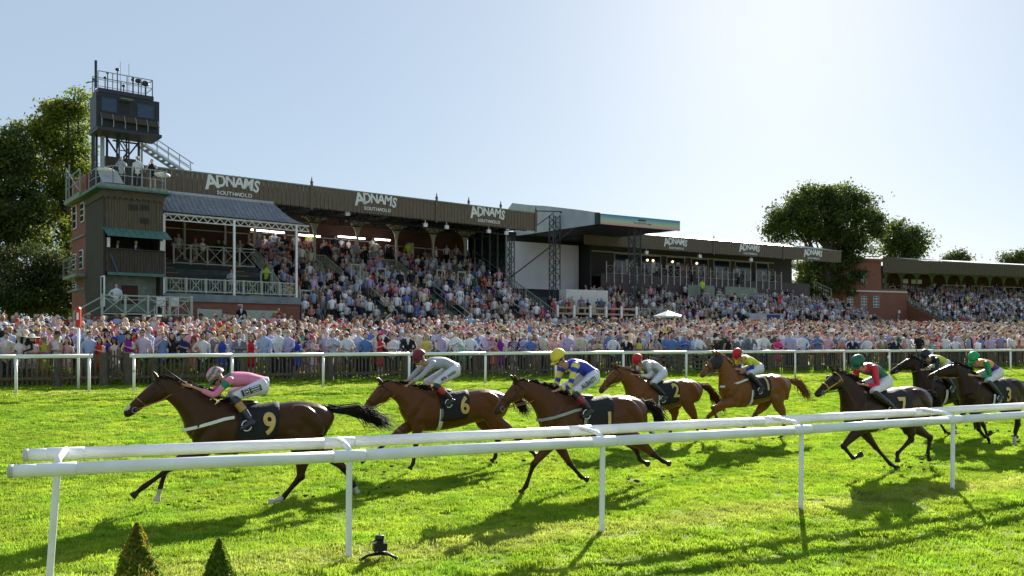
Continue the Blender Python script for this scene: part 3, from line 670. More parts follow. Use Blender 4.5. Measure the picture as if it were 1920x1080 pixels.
mb = MB(); mb.bar((-4.5,-1.5,17.6),(-3.9,-1.5,17.75),.05).bar((-4.5,-1.9,17.5),(-4.5,-1.1,17.65),.05).bar((-4.1,-1.7,17.3),(-4.1,-1.7,18.9),.12); mb.build('aerial_arm', M['dark'], cb)
handrail(cb, [(-4.0,-1.8,17.3),(-3.2,-1.8,17.3),(-2.4,-1.8,17.3),(-1.6,-1.8,17.3),(-.95,-1.8,17.3)], 1.0, 'steel', .045)
handrail(cb, [(-4.0,-.4,17.3),(-2.4,-.4,17.3),(-.95,-.4,17.3),(-.95,-1.8,17.3)], 1.0, 'steel', .045)
for (a, b, h, r) in ((-3.3,-1,1.2,.1),(-2.8,-1.2,1.45,.14),(-2.3,-.6,.7,.12),(-1.5,-.8,1.1,.22),(-1.2,-1.2,.9,.25),(-3.9,-.5,.8,.14),(-3.55,-1.5,.75,.1),(-2.0,-1.5,.9,.12),(-1.75,-.6,1.3,.1),(-1.05,-.6,1.15,.16)):
    mb = MB().bar((a,b,17.3),(a,b,17.3+h),.05); mb.ball((a,b,17.3+h), r, r*.6, r*.7, 7, 5); mb.build('aerial', M['dark'], cb)
for a in (-2.35, -1.85): MB().bar((a,0,17.3),(a,0,19.6),.025).build('whip_aerial', M['steel'], cb)
stt = thing('steel_stair', 'open steel stair with handrails dropping from the cabin to the stand roof', 'stairs', F1, (-.3, 1, 13.4))
for s in (0, .9): MB().bar((-.9,1+s,15.0),(2.2,1+s,13.3),.12).bar((-.9,1+s,15.9),(2.4,1+s,14.1),.05).bar((-.9,1+s,15.5),(2.3,1+s,13.7),.04).build('stringer', M['steel'], stt)
for i in range(9): MB().box(-.8+i*.33, -.5+i*.33, 1.05, 1.85, 14.88-i*.18, 14.92-i*.18).build('tread', M['steel'], stt)
for i in range(5): MB().bar((-.6+i*.7,1,14.8-i*.38),(-.6+i*.7,1,15.75-i*.38),.05).build('baluster', M['steel'], stt)

# --- veranda deck in front of the tower
dk = thing('veranda_deck', 'raised pale green veranda with cross-braced railing before the timber tower', 'deck', F1, (-2.2, -5.3, 2.4))
MB().box(-4.6, .2, -5.5, -3.75, 3.7, 3.82).build('deck_floor', M['boardg'], dk); MB().box(-4.6, .2, -5.55, -5.5, 2.4, 3.7).build('deck_skirt', M['boardd'], dk)
xrail(dk, -4.6, .2, -5.5, 3.85, 4.95, 4, 'green', w=.07); xrail(dk, -5.5, -3.8, .2, 3.85, 4.95, 1, 'green', 'b', .07); MB().box(.15, .28, -5.57, -5.45, 3.0, 5.05).build('corner_post', M['green'], dk)
handrail(dk, [(-4.6,-5.5,3.85),(-6.0,-5.5,3.0)], 1.0, 'green', .06)
for i in range(4): MB().box(-4.95-i*.35, -4.6-i*.35, -5.5, -4.4, 2.4, 3.6-i*.22).build('stair_tread', M['greend'], dk)
for k, (a, lb) in enumerate(((-1.4, 'white plastic chair on the veranda, left of its pair'), (-.65, 'white plastic chair on the veranda, right of its pair'))):
    ch = thing('garden_chair', lb, 'chair', F1, (a, -4.9, 3.82), 'white plastic chairs')
    MB().box(a-.25, a+.25, -5.15, -4.7, 4.42, 4.46).build('seat', M['white'], ch); MB().box(a-.25, a+.25, -5.2, -5.15, 4.45, 4.95).build('backrest', M['white'], ch)
    for (x, y) in ((-.22,-5.15),(.22,-5.15),(-.22,-4.72),(.22,-4.72)): MB().bar((a+x,y,3.83),(a+x,y,4.42),.05).build('leg', M['white'], ch)
    for x in (-.25, .25): MB().bar((a+x,-5.15,4.65),(a+x,-4.72,4.65),.05).build('armrest', M['white'], ch)
rp_ = thing('ramp_railing', 'pale green ramp handrail sloping down to the lawn beside the veranda', 'railing', F1, (1.2, -5.5, 2.4))
handrail(rp_, [(.6,-5.5,3.3),(2.2,-5.5,3.0),(4.2,-5.5,2.7),(6.2,-5.5,2.5)], 1.0, 'green', .07)

# --- stage between the stands
sg = thing('stage', 'big black-roofed stage with white backdrop between the two stands', 'stage', FS, (4, 6, 2.8))
mb = MB(); mb.prismx([(-.0,13.15),(15,13.6),(16.5,16.6),(15.5,17.2),(12,16.5),(9,16.0),(6,15.4),(3,14.8),(0,14.15)], -.05, 0); mb.build('side_cover', M['tarp'], sg)
mb = MB(); mb.prismx([(.02,13.2),(14.9,13.65),(14.9,15.7),(.02,14.05)], .02, 9.6); mb.build('roof', M['dark'], sg)
# gradient banner
bmx = bpy.data.materials.new('banner_print'); bmx.use_nodes = True; nt = bmx.node_tree; tc = nt.nodes.new('ShaderNodeTexCoord'); sp = nt.nodes.new('ShaderNodeSeparateXYZ'); nt.links.new(tc.outputs['Generated'], sp.inputs[0]); rr = nt.nodes.new('ShaderNodeValToRGB'); nt.links.new(sp.outputs[2], rr.inputs[0]); nt.links.new(rr.outputs[0], nt.nodes['Principled BSDF'].inputs['Base Color'])
e = rr.color_ramp.elements; e[0].position = 0; e[0].color = (.55,.22,.35,1); e[1].position = 1; e[1].color = (.05,.17,.36,1)
for p, c in ((.2,(.50,.42,.30,1)),(.42,(.45,.50,.28,1)),(.65,(.20,.42,.48,1))): q = e.new(p); q.color = c
bnn = MB().box(.0, 9.6, -.09, -.02, 13.12, 14.08).build('roof_banner', bmx, sg)
MB().box(4.4, 5.3, -.11, -.092, 13.72, 13.86).build('banner_mark', M['navy'], bnn)
tm = text_mesh('The ADNAMS stage', .26, M['navy'], .004); o = link_mesh('banner_text', tm, bnn, (4.9, -.095, 13.42), (R(90),0,0))
MB().box(-.35, -.06, -.1, .35, 13.1, 14.15).build('corner_gap', M['black'], sg)
def truss(par, a, b, z0, z1, w=.75, m='dark'):
    mb = MB()
    for x in (0, w):
        for y in (0, w): mb.bar((a+x,b+y,z0),(a+x,b+y,z1),.08)
    n = int((z1-z0)/.75)
    for i in range(n):
        z = z0+i*(z1-z0)/n; z2 = z0+(i+1)*(z1-z0)/n
        s = i % 2
        mb.bar((a+(w if s else 0),b,z),(a+(0 if s else w),b,z2),.06).bar((a+(w if s else 0),b+w,z),(a+(0 if s else w),b+w,z2),.06).bar((a,b+(w if s else 0),z),(a,b+(0 if s else w),z2),.06).bar((a,b,z),(a+w,b,z),.05)
    mb.build('truss_tower', M[m], par)
truss(cb, -2.7, -1.2, 11.44, 14.74, .55)
truss(sg, -.95, 6.2, 6.4, 14.7); truss(sg, -1.9, 13.0, 7.0, 13.2, .6); truss(sg, 4.3, .4, 5.3, 13.1, .8)
mb = MB().bar((-2.9,6.2,13.5),(-2.9,6.2,14.9),.09).bar((-2.9,6.2,14.9),(.6,6.2,15.1),.09).bar((-2.9,6.2,13.5),(-.9,6.2,14.9),.08).bar((1.6,6.2,13.7),(-.2,6.2,15),.08); mb.build('rigging_frame', M['dark'], sg)
a0, zt_ = FS.at(950, 453, 14.5); a1, _ = FS.at(1085, 464, 14.5); _, zb_ = FS.at(1085, 545, 14.5)
MB().box(a0, a1, 14.5, 14.6, zb_, zt_+.1).build('backdrop', M['screen'], sg)
MB().box(a0, a1+1.2, 14.7, 14.9, 3, 14).build('back_wall', M['black'], sg)
MB().box(a1+.1, a1+.3, 12.5, 14.6, 5.5, 13.6).build('wing_drape', M['black'], sg)
MB().bar((a0-.6,13.9,8.6),(.1,4,13.3),.1).build('guy_brace', M['dark'], sg)
MB().box(-6, 2.0, 2, 14.4, 3.0, 6.4).build('stage_deck', M['dark'], sg)
wb = thing('cabin', 'plain white box cabin on the stage terrace, under the backdrop', 'cabin', FS, (-3, 1.6, 5.3))
a0, z1 = FS.at(1052, 545, 1.6); a1, _ = FS.at(1130, 545, 1.6)
MB().box(a0, a1, .8, 1.9, 5.0, z1+.1).build('wall', M['dirtywhite'], wb)
vt = thing('terrace_railing', 'white posts with brown wooden rails along the stage terrace', 'railing', FS, (-3, -3, 4.2))
ra0, rz = FS.at(1045, 573, -3); ra1, _ = FS.at(1193, 573, -3)
MB().box(ra0-1.5, ra1+1.5, -3.2, 1.9, 3.0, 4.45).build('terrace_base', M['boardd'], vt)
for i in range(6):
    a = ra0+i*(ra1-ra0)/5; MB().box(a-.09, a+.09, -3.1, -2.95, 4.45, rz+.05).build('post', M['white'], vt)
    if i < 5:
        for z in (.15, .65): MB().box(a+.1, a+(ra1-ra0)/5-.1, -3.05, -3.0, rz-z-.08, rz-z+.08).build('wooden_rail', M['wood'], vt)
bb1 = thing('low_banner', 'blue to pink gradient banner low on the stage terrace, left one', 'banner', FS, (ra0+.5, -3.25, 3.6)); MB().box(ra0+.5, ra0+3.6, -3.28, -3.22, 3.75, 4.35).build('banner_sheet', bmx, bb1)
bb2 = thing('low_banner', 'blue to pink gradient banner low on the stage terrace, beside the parasol', 'banner', FS, (ra1-1, -3.25, 3.6)); MB().box(ra1-1.2, ra1+.6, -3.28, -3.22, 3.75, 4.35).build('banner_sheet', bmx, bb2)
pu = thing('parasol', 'white market parasol beside the stage terrace', 'parasol', FS, (ra1+1.6, -5, 3))
pc = (ra1+1.9, -5.0); mb = MB(); N8 = 8; zc = CAM_H+(640-583)*76/1600
ring = [(pc[0]+1.25*math.cos(2*math.pi*i/N8), pc[1]+1.25*math.sin(2*math.pi*i/N8), zc-.45) for i in range(N8)]
for i in range(N8): mb.poly([ring[i], ring[(i+1) % N8], (pc[0],pc[1],zc)]); mb.poly([ring[i], (ring[i][0],ring[i][1],zc-.6), (ring[(i+1)%N8][0],ring[(i+1)%N8][1],zc-.6), ring[(i+1)%N8]])
mb.build('parasol_canopy', M['white'], pu); MB().tube([(*pc,2.6),(*pc,zc)], .03, 6).build('pole', M['steel'], pu)

# --- stand 2
s2 = thing('grandstand', 'timber grandstand right of the stage, with lit boxes behind a white-post railing', 'grandstand', F2, (10, 0, 3))
aL = -10.8
fascia(F2, s2, aL, 29.7, 12.47, 13.9, m='board')
for p in (1337, 1468): finial(s2, F2.at(p, 450, 0)[0], 0, 13.95, 12.3)
MB().box(aL, 29.7, .15, 10, 13.4, 13.6).build('roof', M['dark'], s2)
mb = MB(); mb.poly([(aL,.12,13.98),(29.7,.12,13.98),(29.7,5,15.0),(aL,5,15.0)]); mb.poly([(29.7,.12,13.98),(29.7,10,14.0),(29.7,5,15.0)]); mb.build('roof_sheet', M['roofm'], s2)
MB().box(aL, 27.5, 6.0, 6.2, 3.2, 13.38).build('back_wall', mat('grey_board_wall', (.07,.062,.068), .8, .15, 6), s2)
MB().box(aL, 24, 5.86, 5.98, 12.55, 12.68).build('cornice', M['cream'], s2)
for i, (p0, p1) in enumerate(((1153,1190),(1203,1238),(1251,1283),(1297,1327),(1339,1368),(1379,1407),(1418,1440))):
    a, zt2 = F2.at(p0, 484, 5.9); b_, _ = F2.at(p1, 484, 5.9); f = MB()
    f.box(a-.1,a,5.85,5.99,10.2,12.45).box(b_,b_+.1,5.85,5.99,10.2,12.45).box(a-.1,b_+.1,5.85,5.99,12.452,12.55); f = f.build('window', M['cream'], s2)
    MB().box(a+.01, b_-.01, 5.93, 5.98, 10.2, 12.44).build('pane', M['glass'], f)
    if i > 0 and i < 4:
        for k in range(1, 3 if i == 1 else 2): MB().ball((a+(b_-a)*.3*k, 5.85, 11.95), .14, n=6, m=4).build('lamp', M['lamp'], s2)
    if i in (0, 1, 2):
        MB().box(a+(b_-a)*.55, a+(b_-a)*.72, 5.88, 5.925, 10.5, 11.9).build('curtain', M['white'], s2)
for (p0, p1) in ((1137, 1222), (1240, 1407), (1418, 1465)):
    a0 = F2.at(p0, 520, 3)[0]; a1 = F2.at(p1, 520, 3)[0]; n = max(3, int((a1-a0)/.95))
    for i in range(n+1):
        a = a0+i*(a1-a0)/n; MB().bar((a,3,8.9),(a,3,11.2),.085).build('railing_post', M['dirtywhite'], s2)
    mb = MB().bar((a0,3,10.75),(a1,3,10.75),.08).bar((a0,3,9.9),(a1,3,9.9),.08)
    for i in range(n): s_ = a0+i*(a1-a0)/n; e_ = s_+(a1-a0)/n; mb.bar((s_,3,9.9),(e_,3,10.75),.04).bar((s_,3,10.75),(e_,3,9.9),.04)
    mb.build('cross_railing', mat('plum_railing', (.30,.24,.25), .7), s2)
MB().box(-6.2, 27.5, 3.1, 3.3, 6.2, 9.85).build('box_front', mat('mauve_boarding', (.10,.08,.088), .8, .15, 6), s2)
MB().box(-6.2, 27.5, 3.32, 5.98, 9.6, 9.8).build('box_floor', M['conc'], s2)
terrace(F2, s2, -9.5, 31.5, -4.5, 4.2, 3.05, 7.1, 12, (-3.0, 4.5, 12.5, 20, 27))
MB().box(-9.5, 31.5, -4.65, -4.52, 2.6, 4.6).build('front_wall', M['boardd'], s2)
handrail(s2, [(31.6, b, 4.3+(b+4.5)*.39) for b in (-4.4, -2, .5, 3)], .95, 'greend', .07, bal=.3)
handrail(s2, [(31.6,3,8.3),(31.6,5.8,9.5)], 1.0, 'greend', .07, bal=.3)
for (p, y) in ((1248,558),(1319,559),(1344,560),(1429,561),(1486,563),(1506,564),(1389,560)):
    a, z = F2.at(p, y+8, -.5); hoop(s2, a, -.5, z-.3, .9, 1.3)
for ac in (-3.0, 4.5, 12.5, 20, 27): handrail(s2, [(ac+.7, b, 4.4+(b+4.5)*.39) for b in (-4.3, -1.5, 1)], 1.0)
for (p0, p1) in ((1290,1340),(1380,1420),(1360,1380)):
    a0 = F2.at(p0, 540, 1.5)[0]; a1 = F2.at(p1, 540, 1.5)[0]; MB().box(a0, a1, 1.5, 1.6, 7.6, 8.9).build('side_screen', M['greend'], s2)
xrail(s2, F2.at(1195,575,-4.6)[0], F2.at(1255,575,-4.6)[0], -4.8, 4.6, 5.7, 3, 'green', w=.08)
a0 = F2.at(1330,500,2.6)[0]
for p in (1300, 1386): a0 = F2.at(p, 523, 2.9)[0]; MB().box(a0-.3, a0+.3, 2.7, 2.95, 9.4, 10.2).build('loudspeaker', M['black'], s2)
for p in (1212, 1312, 1408, 1487): spot(s2, F2.at(p, 470, .3)[0], .3, 12.1, 'white', .2)
a0 = F2.at(1407,590,-4.8)[0]; MB().box(a0-.2, a0+5.2, -4.9, -4.8, 4.1, 5.5).build('side_sign', M['roofm'], s2)
MB().box(a0+2.5, a0+4.6, -4.95, -4.902, 4.5, 5.4).build('blue_sign', mat('blue_sign_print', (.04,.05,.17)), s2)
lettering(F2, 1.8, 13.13, -.06, 3.2, 'white two-line lettering nearest the stage banner on the right stand')
lettering(F2, 13.3, 13.13, -.06, 3.2, 'white two-line lettering at the middle of the right stand fascia')
lettering(F2, 24.4, 13.13, -.06, 3.2, 'white two-line lettering on the right stand in front of the big tree')

# --- stand 3 with brick end
s3 = thing('grandstand', 'distant red brick grandstand with arched back wall at the right edge', 'grandstand', F3, (0, 0, 3.4))
fascia(F3, s3, -.02, 42, 13.15, 15.05, m='boardg', step=.25)
mb = MB()
k = 0; b = 0.0
for a in np.arange(-10.5, -.1, .25):
    zt3 = 15.35-(a+10.5)*.028; bb = -1.2+(a+10.5)*.11
    mb.box(a, a+.24, bb-.03-(.03 if k % 2 else 0), bb+.02, 12.9+(a+10.5)*.02, zt3); k += 1
mb.build('angled_fascia', M['boardg'], s3, kind='stuff')
mb = MB(); mb.poly([(-10,.1,15.3),(42,.1,15.08),(42,6,16.0),(-8,6,16.2)]); mb.poly([(-10.6,-1.2,15.36),(-10,.1,15.3),(-8,6,16.2),(-11,6,16.2)]); mb.build('roof_sheet', M['roofm'], s3)
MB().box(-10, 42, .2, 10, 13.9, 14.1).build('roof', M['dark'], s3)
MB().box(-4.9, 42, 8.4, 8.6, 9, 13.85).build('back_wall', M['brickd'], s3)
for i in range(14):
    a = -3.2+i*3.35
    bracket(s3, a+1.6, 7.2, 9.3, 13.85, 1.35, 'greend', 1.6)
mb = MB(); 
for (x, w) in ((-2.2,4.0),):
    mb.box(-5.5, -1.2, 7.9, 8.0, 11.4, 12.9)
mb.build('white_window_band', M['dirtywhite'], s3)
for p in (1700, 1716, 1726): a = F3.at(p, 527, 8)[0]; MB().box(a-.5, a+.6, 8.28, 8.38, 12.2, 12.9).build('high_window', M['white'], s3)
terrace(F3, s3, -5, 42, -8, 4.4, 7.2, 10.6, 15, (6, 16, 26), 1.3)
MB().prismx([(-9,3),(3,3),(7.4,3),(7.4,11.4),(5,10.6),(-9,4.8)], -5.4, -5.1).build('end_wall', M['brick'], s3)
handrail(s3, [(-5.3, b, 4.6+(b+9)*.45) for b in (-9, -6, -3, 0, 3, 6)], 1.0, 'greend', .09, bal=.35)
for p in (1788, 1842, 1898): 
    a = F3.at(p, 538, 6)[0]; handrail(s3, [(a-2.5,6,11.0),(a+2.5,6,11.0)], .9, 'cream', .1, False)
for p in (1825, 1842, 1884, 1900, 1760): a, z = F3.at(p, 585, -2); hoop(s3, a, -2, z-1.2, 1.0, 1.5)
for i in range(5): a = i*7-4; handrail(s3, [(a,1,8.8),(a,5,10.3)], 1.1, bal=.3)
bh = thing('brick_building', 'red brick end block with white-framed windows joined to the far stand', 'building', F3, (-15, 0, 3.2))
MB().box(-17.8, -10.6, -1.0, 9, 3.2, 14.5).build('wall', M['brick'], bh)
MB().box(-18.0, -10.4, -1.2, 9, 14.502, 14.95).build('parapet', M['brick'], bh)
MB().box(-10.6, -5.42, -1.0, 7, 3.2, 10.4).build('link_wall', M['brick'], bh)
MB().box(-10.58, -8.3, 1.0, 7, 10.402, 13.8).build('dark_gap', M['boardd'], bh)
MB().box(-17.85, -5.5, -1.08, -1.003, 9.9, 10.1).build('string_course', M['dirtywhite'], bh)
MB().box(-17.85, -5.5, -1.06, -1.003, 5.6, 5.7).build('lower_band', M['conc'], bh)
for (p0, p1, y0, y1) in ((1589,1598,510,532),(1614,1624,508,531),(1588,1599,556,577),(1614,1625,555,577),(1637,1648,555,577)):
    a, z1 = F3.at(p0, y0, -1); b_, z0 = F3.at(p1, y1, -1); f = MB().box(a, b_, -1.06, -1.003, z0, z1).build('window', M['dirtywhite'], bh)
    for i in range(2):
        for j in range(4):
            w_ = (b_-a)/2; h_ = (z1-z0)/4; MB().box(a+.07+i*w_, a+w_-.05+i*w_, -1.075, -1.061, z0+.06+j*h_, z0+h_-.04+j*h_).build('pane', M['glass'], f)
MB().box(-7.6, -7.3, -1.3, -1.1, 4.6, 6.5).build('pipe', M['steel'], bh); MB().box(-7.3, -7.0, -1.2, -1.003, 6.7, 7.2).build('lamp_box', M['white'], bh)
nm_ = text_mesh('20', .13, M['navy'], .001); q = far_at(251); o = link_mesh('post_number', nm_, bpy.data.objects.get('running_rail.002'), (q.x, q.y-.046, q.z+.62), (R(90), 0, 0))
# pole-mounted screen in the crowd
ps = (pixg(1338, 44), 44.0); gz = ground_z(*ps); zs = CAM_H-(630-640)/FPX*44
pt = thing('pole_sign', 'small black square board on a thin pole rising from the crowd', 'sign', WF, (ps[0], ps[1], gz))
MB().tube([(ps[0],ps[1],gz),(ps[0],ps[1],zs+.1)], .025, 6).build('pole', M['steel'], pt); MB().box(ps[0]-.17, ps[0]+.17, ps[1]-.06, ps[1]-.03, zs-.12, zs+.16).build('board', M['black'], pt)
# ---------------- trees and shrubs ----------------
def leaf_mat(name, c1, c2, tr=.35):
    return mat(name, c1, .6, .2, .35, spec=.25, trans=tr, col2=c2)
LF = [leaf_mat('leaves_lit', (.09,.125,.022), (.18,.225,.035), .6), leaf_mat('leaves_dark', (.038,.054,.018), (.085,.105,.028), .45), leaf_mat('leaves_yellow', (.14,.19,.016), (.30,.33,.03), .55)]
def leaf_quads(pts, size, rs, asp=.55):
    n = len(pts); d = rs.normal(size=(n,3)); d /= np.linalg.norm(d, axis=1)[:,None]
    e = np.cross(d, rs.normal(size=(n,3))); e /= np.linalg.norm(e, axis=1)[:,None]; s = size*rs.uniform(.6,1.35,n)[:,None]
    a = d*s*.5; b = e*s*asp*.5
    V = np.stack([pts-a, pts+b, pts+a, pts-b], 1).reshape(-1,3); F = np.arange(4*n).reshape(n,4); return V, F
def np_mesh(name, V, F, mats, mi=None, smooth=False):
    me = bpy.data.meshes.new(name); me.vertices.add(len(V)); me.vertices.foreach_set('co', np.asarray(V, dtype=np.float32).ravel())
    F = np.asarray(F); k = F.shape[1]; n = len(F); me.loops.add(n*k); me.loops.foreach_set('vertex_index', F.ravel().astype(np.int32))
    me.polygons.add(n); me.polygons.foreach_set('loop_start', np.arange(0, n*k, k, dtype=np.int32)); me.polygons.foreach_set('loop_total', np.full(n, k, dtype=np.int32))
    for m in (mats if isinstance(mats, (list,tuple)) else [mats]): me.materials.append(m)
    if mi is not None: me.polygons.foreach_set('material_index', np.asarray(mi, dtype=np.int32))
    me.update(calc_edges=True)
    if smooth: sm(me)
    return me
def tree(name, label, base, H, crown, nclump, nleaf, lsize, mats, seed, trunk_r=.4, group=None, clump_r=1.0, lean=0):
    rs = np.random.RandomState(seed); t = thing(name, label, 'tree', WF, base, group); bx, by, bz = base
    # crown: list of (dx, z, rx, rz) lobes
    cl = []
    for (dx, z, rx, rz, w) in crown:
        m = int(nclump*w)
        for _ in range(m):
            u = rs.normal(size=3); u /= np.linalg.norm(u); r = rs.uniform(.35, 1)**.6
            cl.append((bx+dx+u[0]*rx*r, by+u[1]*rx*r*.8, z+u[2]*rz*r))
    cl = np.array(cl); per = nleaf//len(cl); P = []
    for c in cl:
        rr_ = clump_r*rs.uniform(.6,1.25); q = rs.normal(size=(per,3))*np.array([rr_*.5, rr_*.5, rr_*.33])+c; P.append(q)
    P = np.concatenate(P); V, F = leaf_quads(P, lsize, rs)
    mi = (rs.rand(len(F)) < .35).astype(int) if len(mats) > 1 else None
    me = np_mesh('crown', V-np.array(base), F, mats, mi); o = bpy.data.objects.new('crown', me); C.objects.link(o); o.parent = t
    mb = MB(); topz = max(c[1] for c in crown); fork = bz+(topz-bz)*.45
    mb.tube([(bx,by,bz-.2),(bx+lean*.3,by,bz+(fork-bz)*.5),(bx+lean*.6,by,fork),(bx+lean,by,topz)], [trunk_r*1.2,trunk_r,trunk_r*.75,trunk_r*.25], 9)
    for c in cl[rs.choice(len(cl), min(len(cl), 26), replace=False)]:
        s = rs.uniform(.35,.95); st_ = Vector((bx+lean*s*.8, by, bz+(topz-bz)*s*.9)); e = Vector(c); mid = (st_+e)/2+Vector((0,0,rs.uniform(-.4,.6)))
        if e.z < st_.z-2: continue
        mb.tube([st_, mid, e], [trunk_r*.3, trunk_r*.18, .03], 5)
    mb.build('trunk', M['bark'], t, True)
    return t
def px2(px, py, Z): return ((px-960)*Z/FPX, CAM_H-(py-640)/FPX*Z)
def lobes(L, bx, Z, pw=FPX):
    out = []
    for (px, py, rx, ry, w) in L:
        x, z = px2(px, py, Z); out.append((x-bx, z, rx*Z/FPX, ry*Z/FPX, w))
    return out
Z = 68; bx = px2(128, 0, Z)[0]
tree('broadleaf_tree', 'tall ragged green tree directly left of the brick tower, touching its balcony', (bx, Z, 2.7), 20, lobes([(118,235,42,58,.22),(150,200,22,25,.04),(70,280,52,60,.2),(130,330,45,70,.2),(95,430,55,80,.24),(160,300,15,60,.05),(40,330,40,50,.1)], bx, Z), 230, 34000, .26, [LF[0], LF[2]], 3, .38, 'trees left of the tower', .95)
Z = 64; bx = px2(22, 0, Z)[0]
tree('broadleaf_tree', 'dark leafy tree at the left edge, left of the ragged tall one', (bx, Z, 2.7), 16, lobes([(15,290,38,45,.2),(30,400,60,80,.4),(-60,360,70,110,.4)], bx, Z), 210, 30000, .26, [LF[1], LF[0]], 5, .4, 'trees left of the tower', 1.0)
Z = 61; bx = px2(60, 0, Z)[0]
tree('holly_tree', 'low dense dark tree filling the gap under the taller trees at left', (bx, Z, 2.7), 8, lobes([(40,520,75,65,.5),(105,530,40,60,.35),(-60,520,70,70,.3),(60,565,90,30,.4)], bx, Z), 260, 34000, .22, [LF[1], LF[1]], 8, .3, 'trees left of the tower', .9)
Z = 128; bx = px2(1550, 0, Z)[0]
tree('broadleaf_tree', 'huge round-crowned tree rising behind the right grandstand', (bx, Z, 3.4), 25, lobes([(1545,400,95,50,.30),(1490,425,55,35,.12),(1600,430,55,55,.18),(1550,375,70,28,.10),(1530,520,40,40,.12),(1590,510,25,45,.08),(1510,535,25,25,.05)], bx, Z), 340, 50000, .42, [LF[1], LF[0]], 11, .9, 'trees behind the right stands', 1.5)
Z = 150; bx = px2(1690, 0, Z)[0]
tree('broadleaf_tree', 'medium tree right of the huge round one, above the brick block', (bx, Z, 3.4), 22, lobes([(1690,450,46,35,.8),(1720,460,20,20,.2)], bx, Z), 80, 10000, .45, [LF[1], LF[0]], 12, .4, 'trees behind the right stands', 1.8)
Z = 175; bx = px2(1795, 0, Z)[0]
tree('broadleaf_tree', 'small treetop showing above the far stand roof, near the middle of it', (bx, Z, 3.4), 20, lobes([(1795,484,24,14,1)], bx, Z), 26, 2600, .45, [LF[1]], 13, .3, 'trees behind the right stands', 1.6)
bx = px2(1903, 0, Z)[0]
tree('broadleaf_tree', 'treetop at the right edge above the far stand roof', (bx, Z, 3.4), 20, lobes([(1903,488,24,16,1),(1925,478,20,14,.5)], bx, Z), 34, 3400, .45, [LF[1]], 14, .3, 'trees behind the right stands', 1.6)
# shrubs and red bedding flowers between fence and crowd
def shrub(px, c, w, h, label, m, n=1500, seed=0):
    p = far_at(px, c); rs = np.random.RandomState(seed); u = rs.normal(size=(n,3)); u /= np.linalg.norm(u, axis=1)[:,None]
    q = u*np.array([w/2, .35, h/2])*(rs.uniform(.2,1,n)**.4)[:,None]*(1+.2*np.sin(u[:,:1]*7+seed)); q[:,2] += h*.5; q[:,2] = np.abs(q[:,2])
    V, F = leaf_quads(q, .05, rs); me = np_mesh('shrub', V, F, m); o = bpy.data.objects.new('shrub', me); C.objects.link(o); o.location = p; tag(o, label, 'shrub', 'low shrubs behind the fence')
for i, (px, w, h, lb) in enumerate(((28,1.6,.8,'dark rounded shrub behind the fence at the far left'),(70,1.9,.95,'broad yellow-green shrub behind the fence, left of the finishing post'),(128,1.1,.7,'small shrub directly behind the finishing post foot'),(180,1.2,.8,'green shrub left of the small picket gate'),(270,1.6,.8,'yellow-green shrub right of the small picket gate'),(335,1.5,.75,'low shrub behind the fence under the whip of the leading jockey'),(400,1.4,.7,'low shrub behind the fence right of the leading helmet'))):
    shrub(px, 36.7, w, h, lb, [LF[1], LF[2], LF[0], LF[0], LF[2], LF[2], LF[0]][i], 1600, 30+i)
rs = np.random.RandomState(2); V0 = []; F0 = []; mi = []; n0 = 0
for i in range(260):
    px = rs.uniform(60, 420) if i < 200 else rs.uniform(-10, 60); p = far_at(px, 36.35+rs.uniform(-.1,.25)); h = rs.uniform(.12,.3)
    k = 9; q = rs.normal(size=(k,3))*np.array([.05,.05,.07])+np.array([p.x,p.y,p.z+h*.6]); V, F = leaf_quads(q, .07, rs); V0.append(V); F0.append(F+n0); n0 += len(V); mi += [0]*k
    if rs.rand() < .6:
        q = rs.normal(size=(4,3))*.018+np.array([p.x,p.y-.03,p.z+h+.05]); V, F = leaf_quads(q, .075, rs, .9); V0.append(V); F0.append(F+n0); n0 += len(V); mi += [1]*4
o = bpy.data.objects.new('flower_bed', np_mesh('flower_bed', np.concatenate(V0), np.concatenate(F0), [LF[2], mat('red_petals', (.6,.04,.02), .6, .2, 8)], mi)); C.objects.link(o); tag(o, 'red bedding flowers along the foot of the fence', 'flowers', None, 'stuff')
# clipped cones near the camera
for i, (px, Zc, top, hw, lb) in enumerate(((257, 6.5, 986, 40, 'larger clipped cone shrub with yellowing tips at the bottom edge, left one'), (411, 6.4, 1016, 30, 'smaller clipped green cone shrub at the bottom edge, right of the larger'))):
    x, z = px2(px, top, Zc); rs = np.random.RandomState(60+i); n = 7000
    t_ = thing('topiary_cone', lb, 'shrub', WF, (x, Zc, 0), 'clipped cone shrubs')
    h = rs.rand(n)**.75; rad = (1-h)**.8*.28*(hw/40)**.5; a = rs.uniform(0, 6.283, n); rj = rad*rs.uniform(.75,1.1,n)*(1+.12*np.sin(a*5+h*20))
    q = np.column_stack([np.cos(a)*rj, np.sin(a)*rj, .12+h*(z-.10)]); V, F = leaf_quads(q, .03, rs, .7)
    mi = (rs.rand(n) < np.where(i == 0, .6, .2)*h).astype(int)
    o = bpy.data.objects.new('foliage', np_mesh('foliage', V, F, [leaf_mat('box_leaves_%d' % i, (.10,.19,.02), (.22,.33,.045), .6), mat('tip_leaves_%d' % i, (.24,.24,.03), .6, .2, 9, trans=.5, col2=(.42,.30,.04))], mi)); C.objects.link(o); o.parent = t_
    MB().tube([(x,Zc,-.02),(x,Zc,z*.85)], [.02,.006], 6).build('stem', M['bark'], t_)
    MB().tube([(x,Zc,0),(x,Zc,.16)], [.14,.17], 14).build('pot', M['black'], t_)
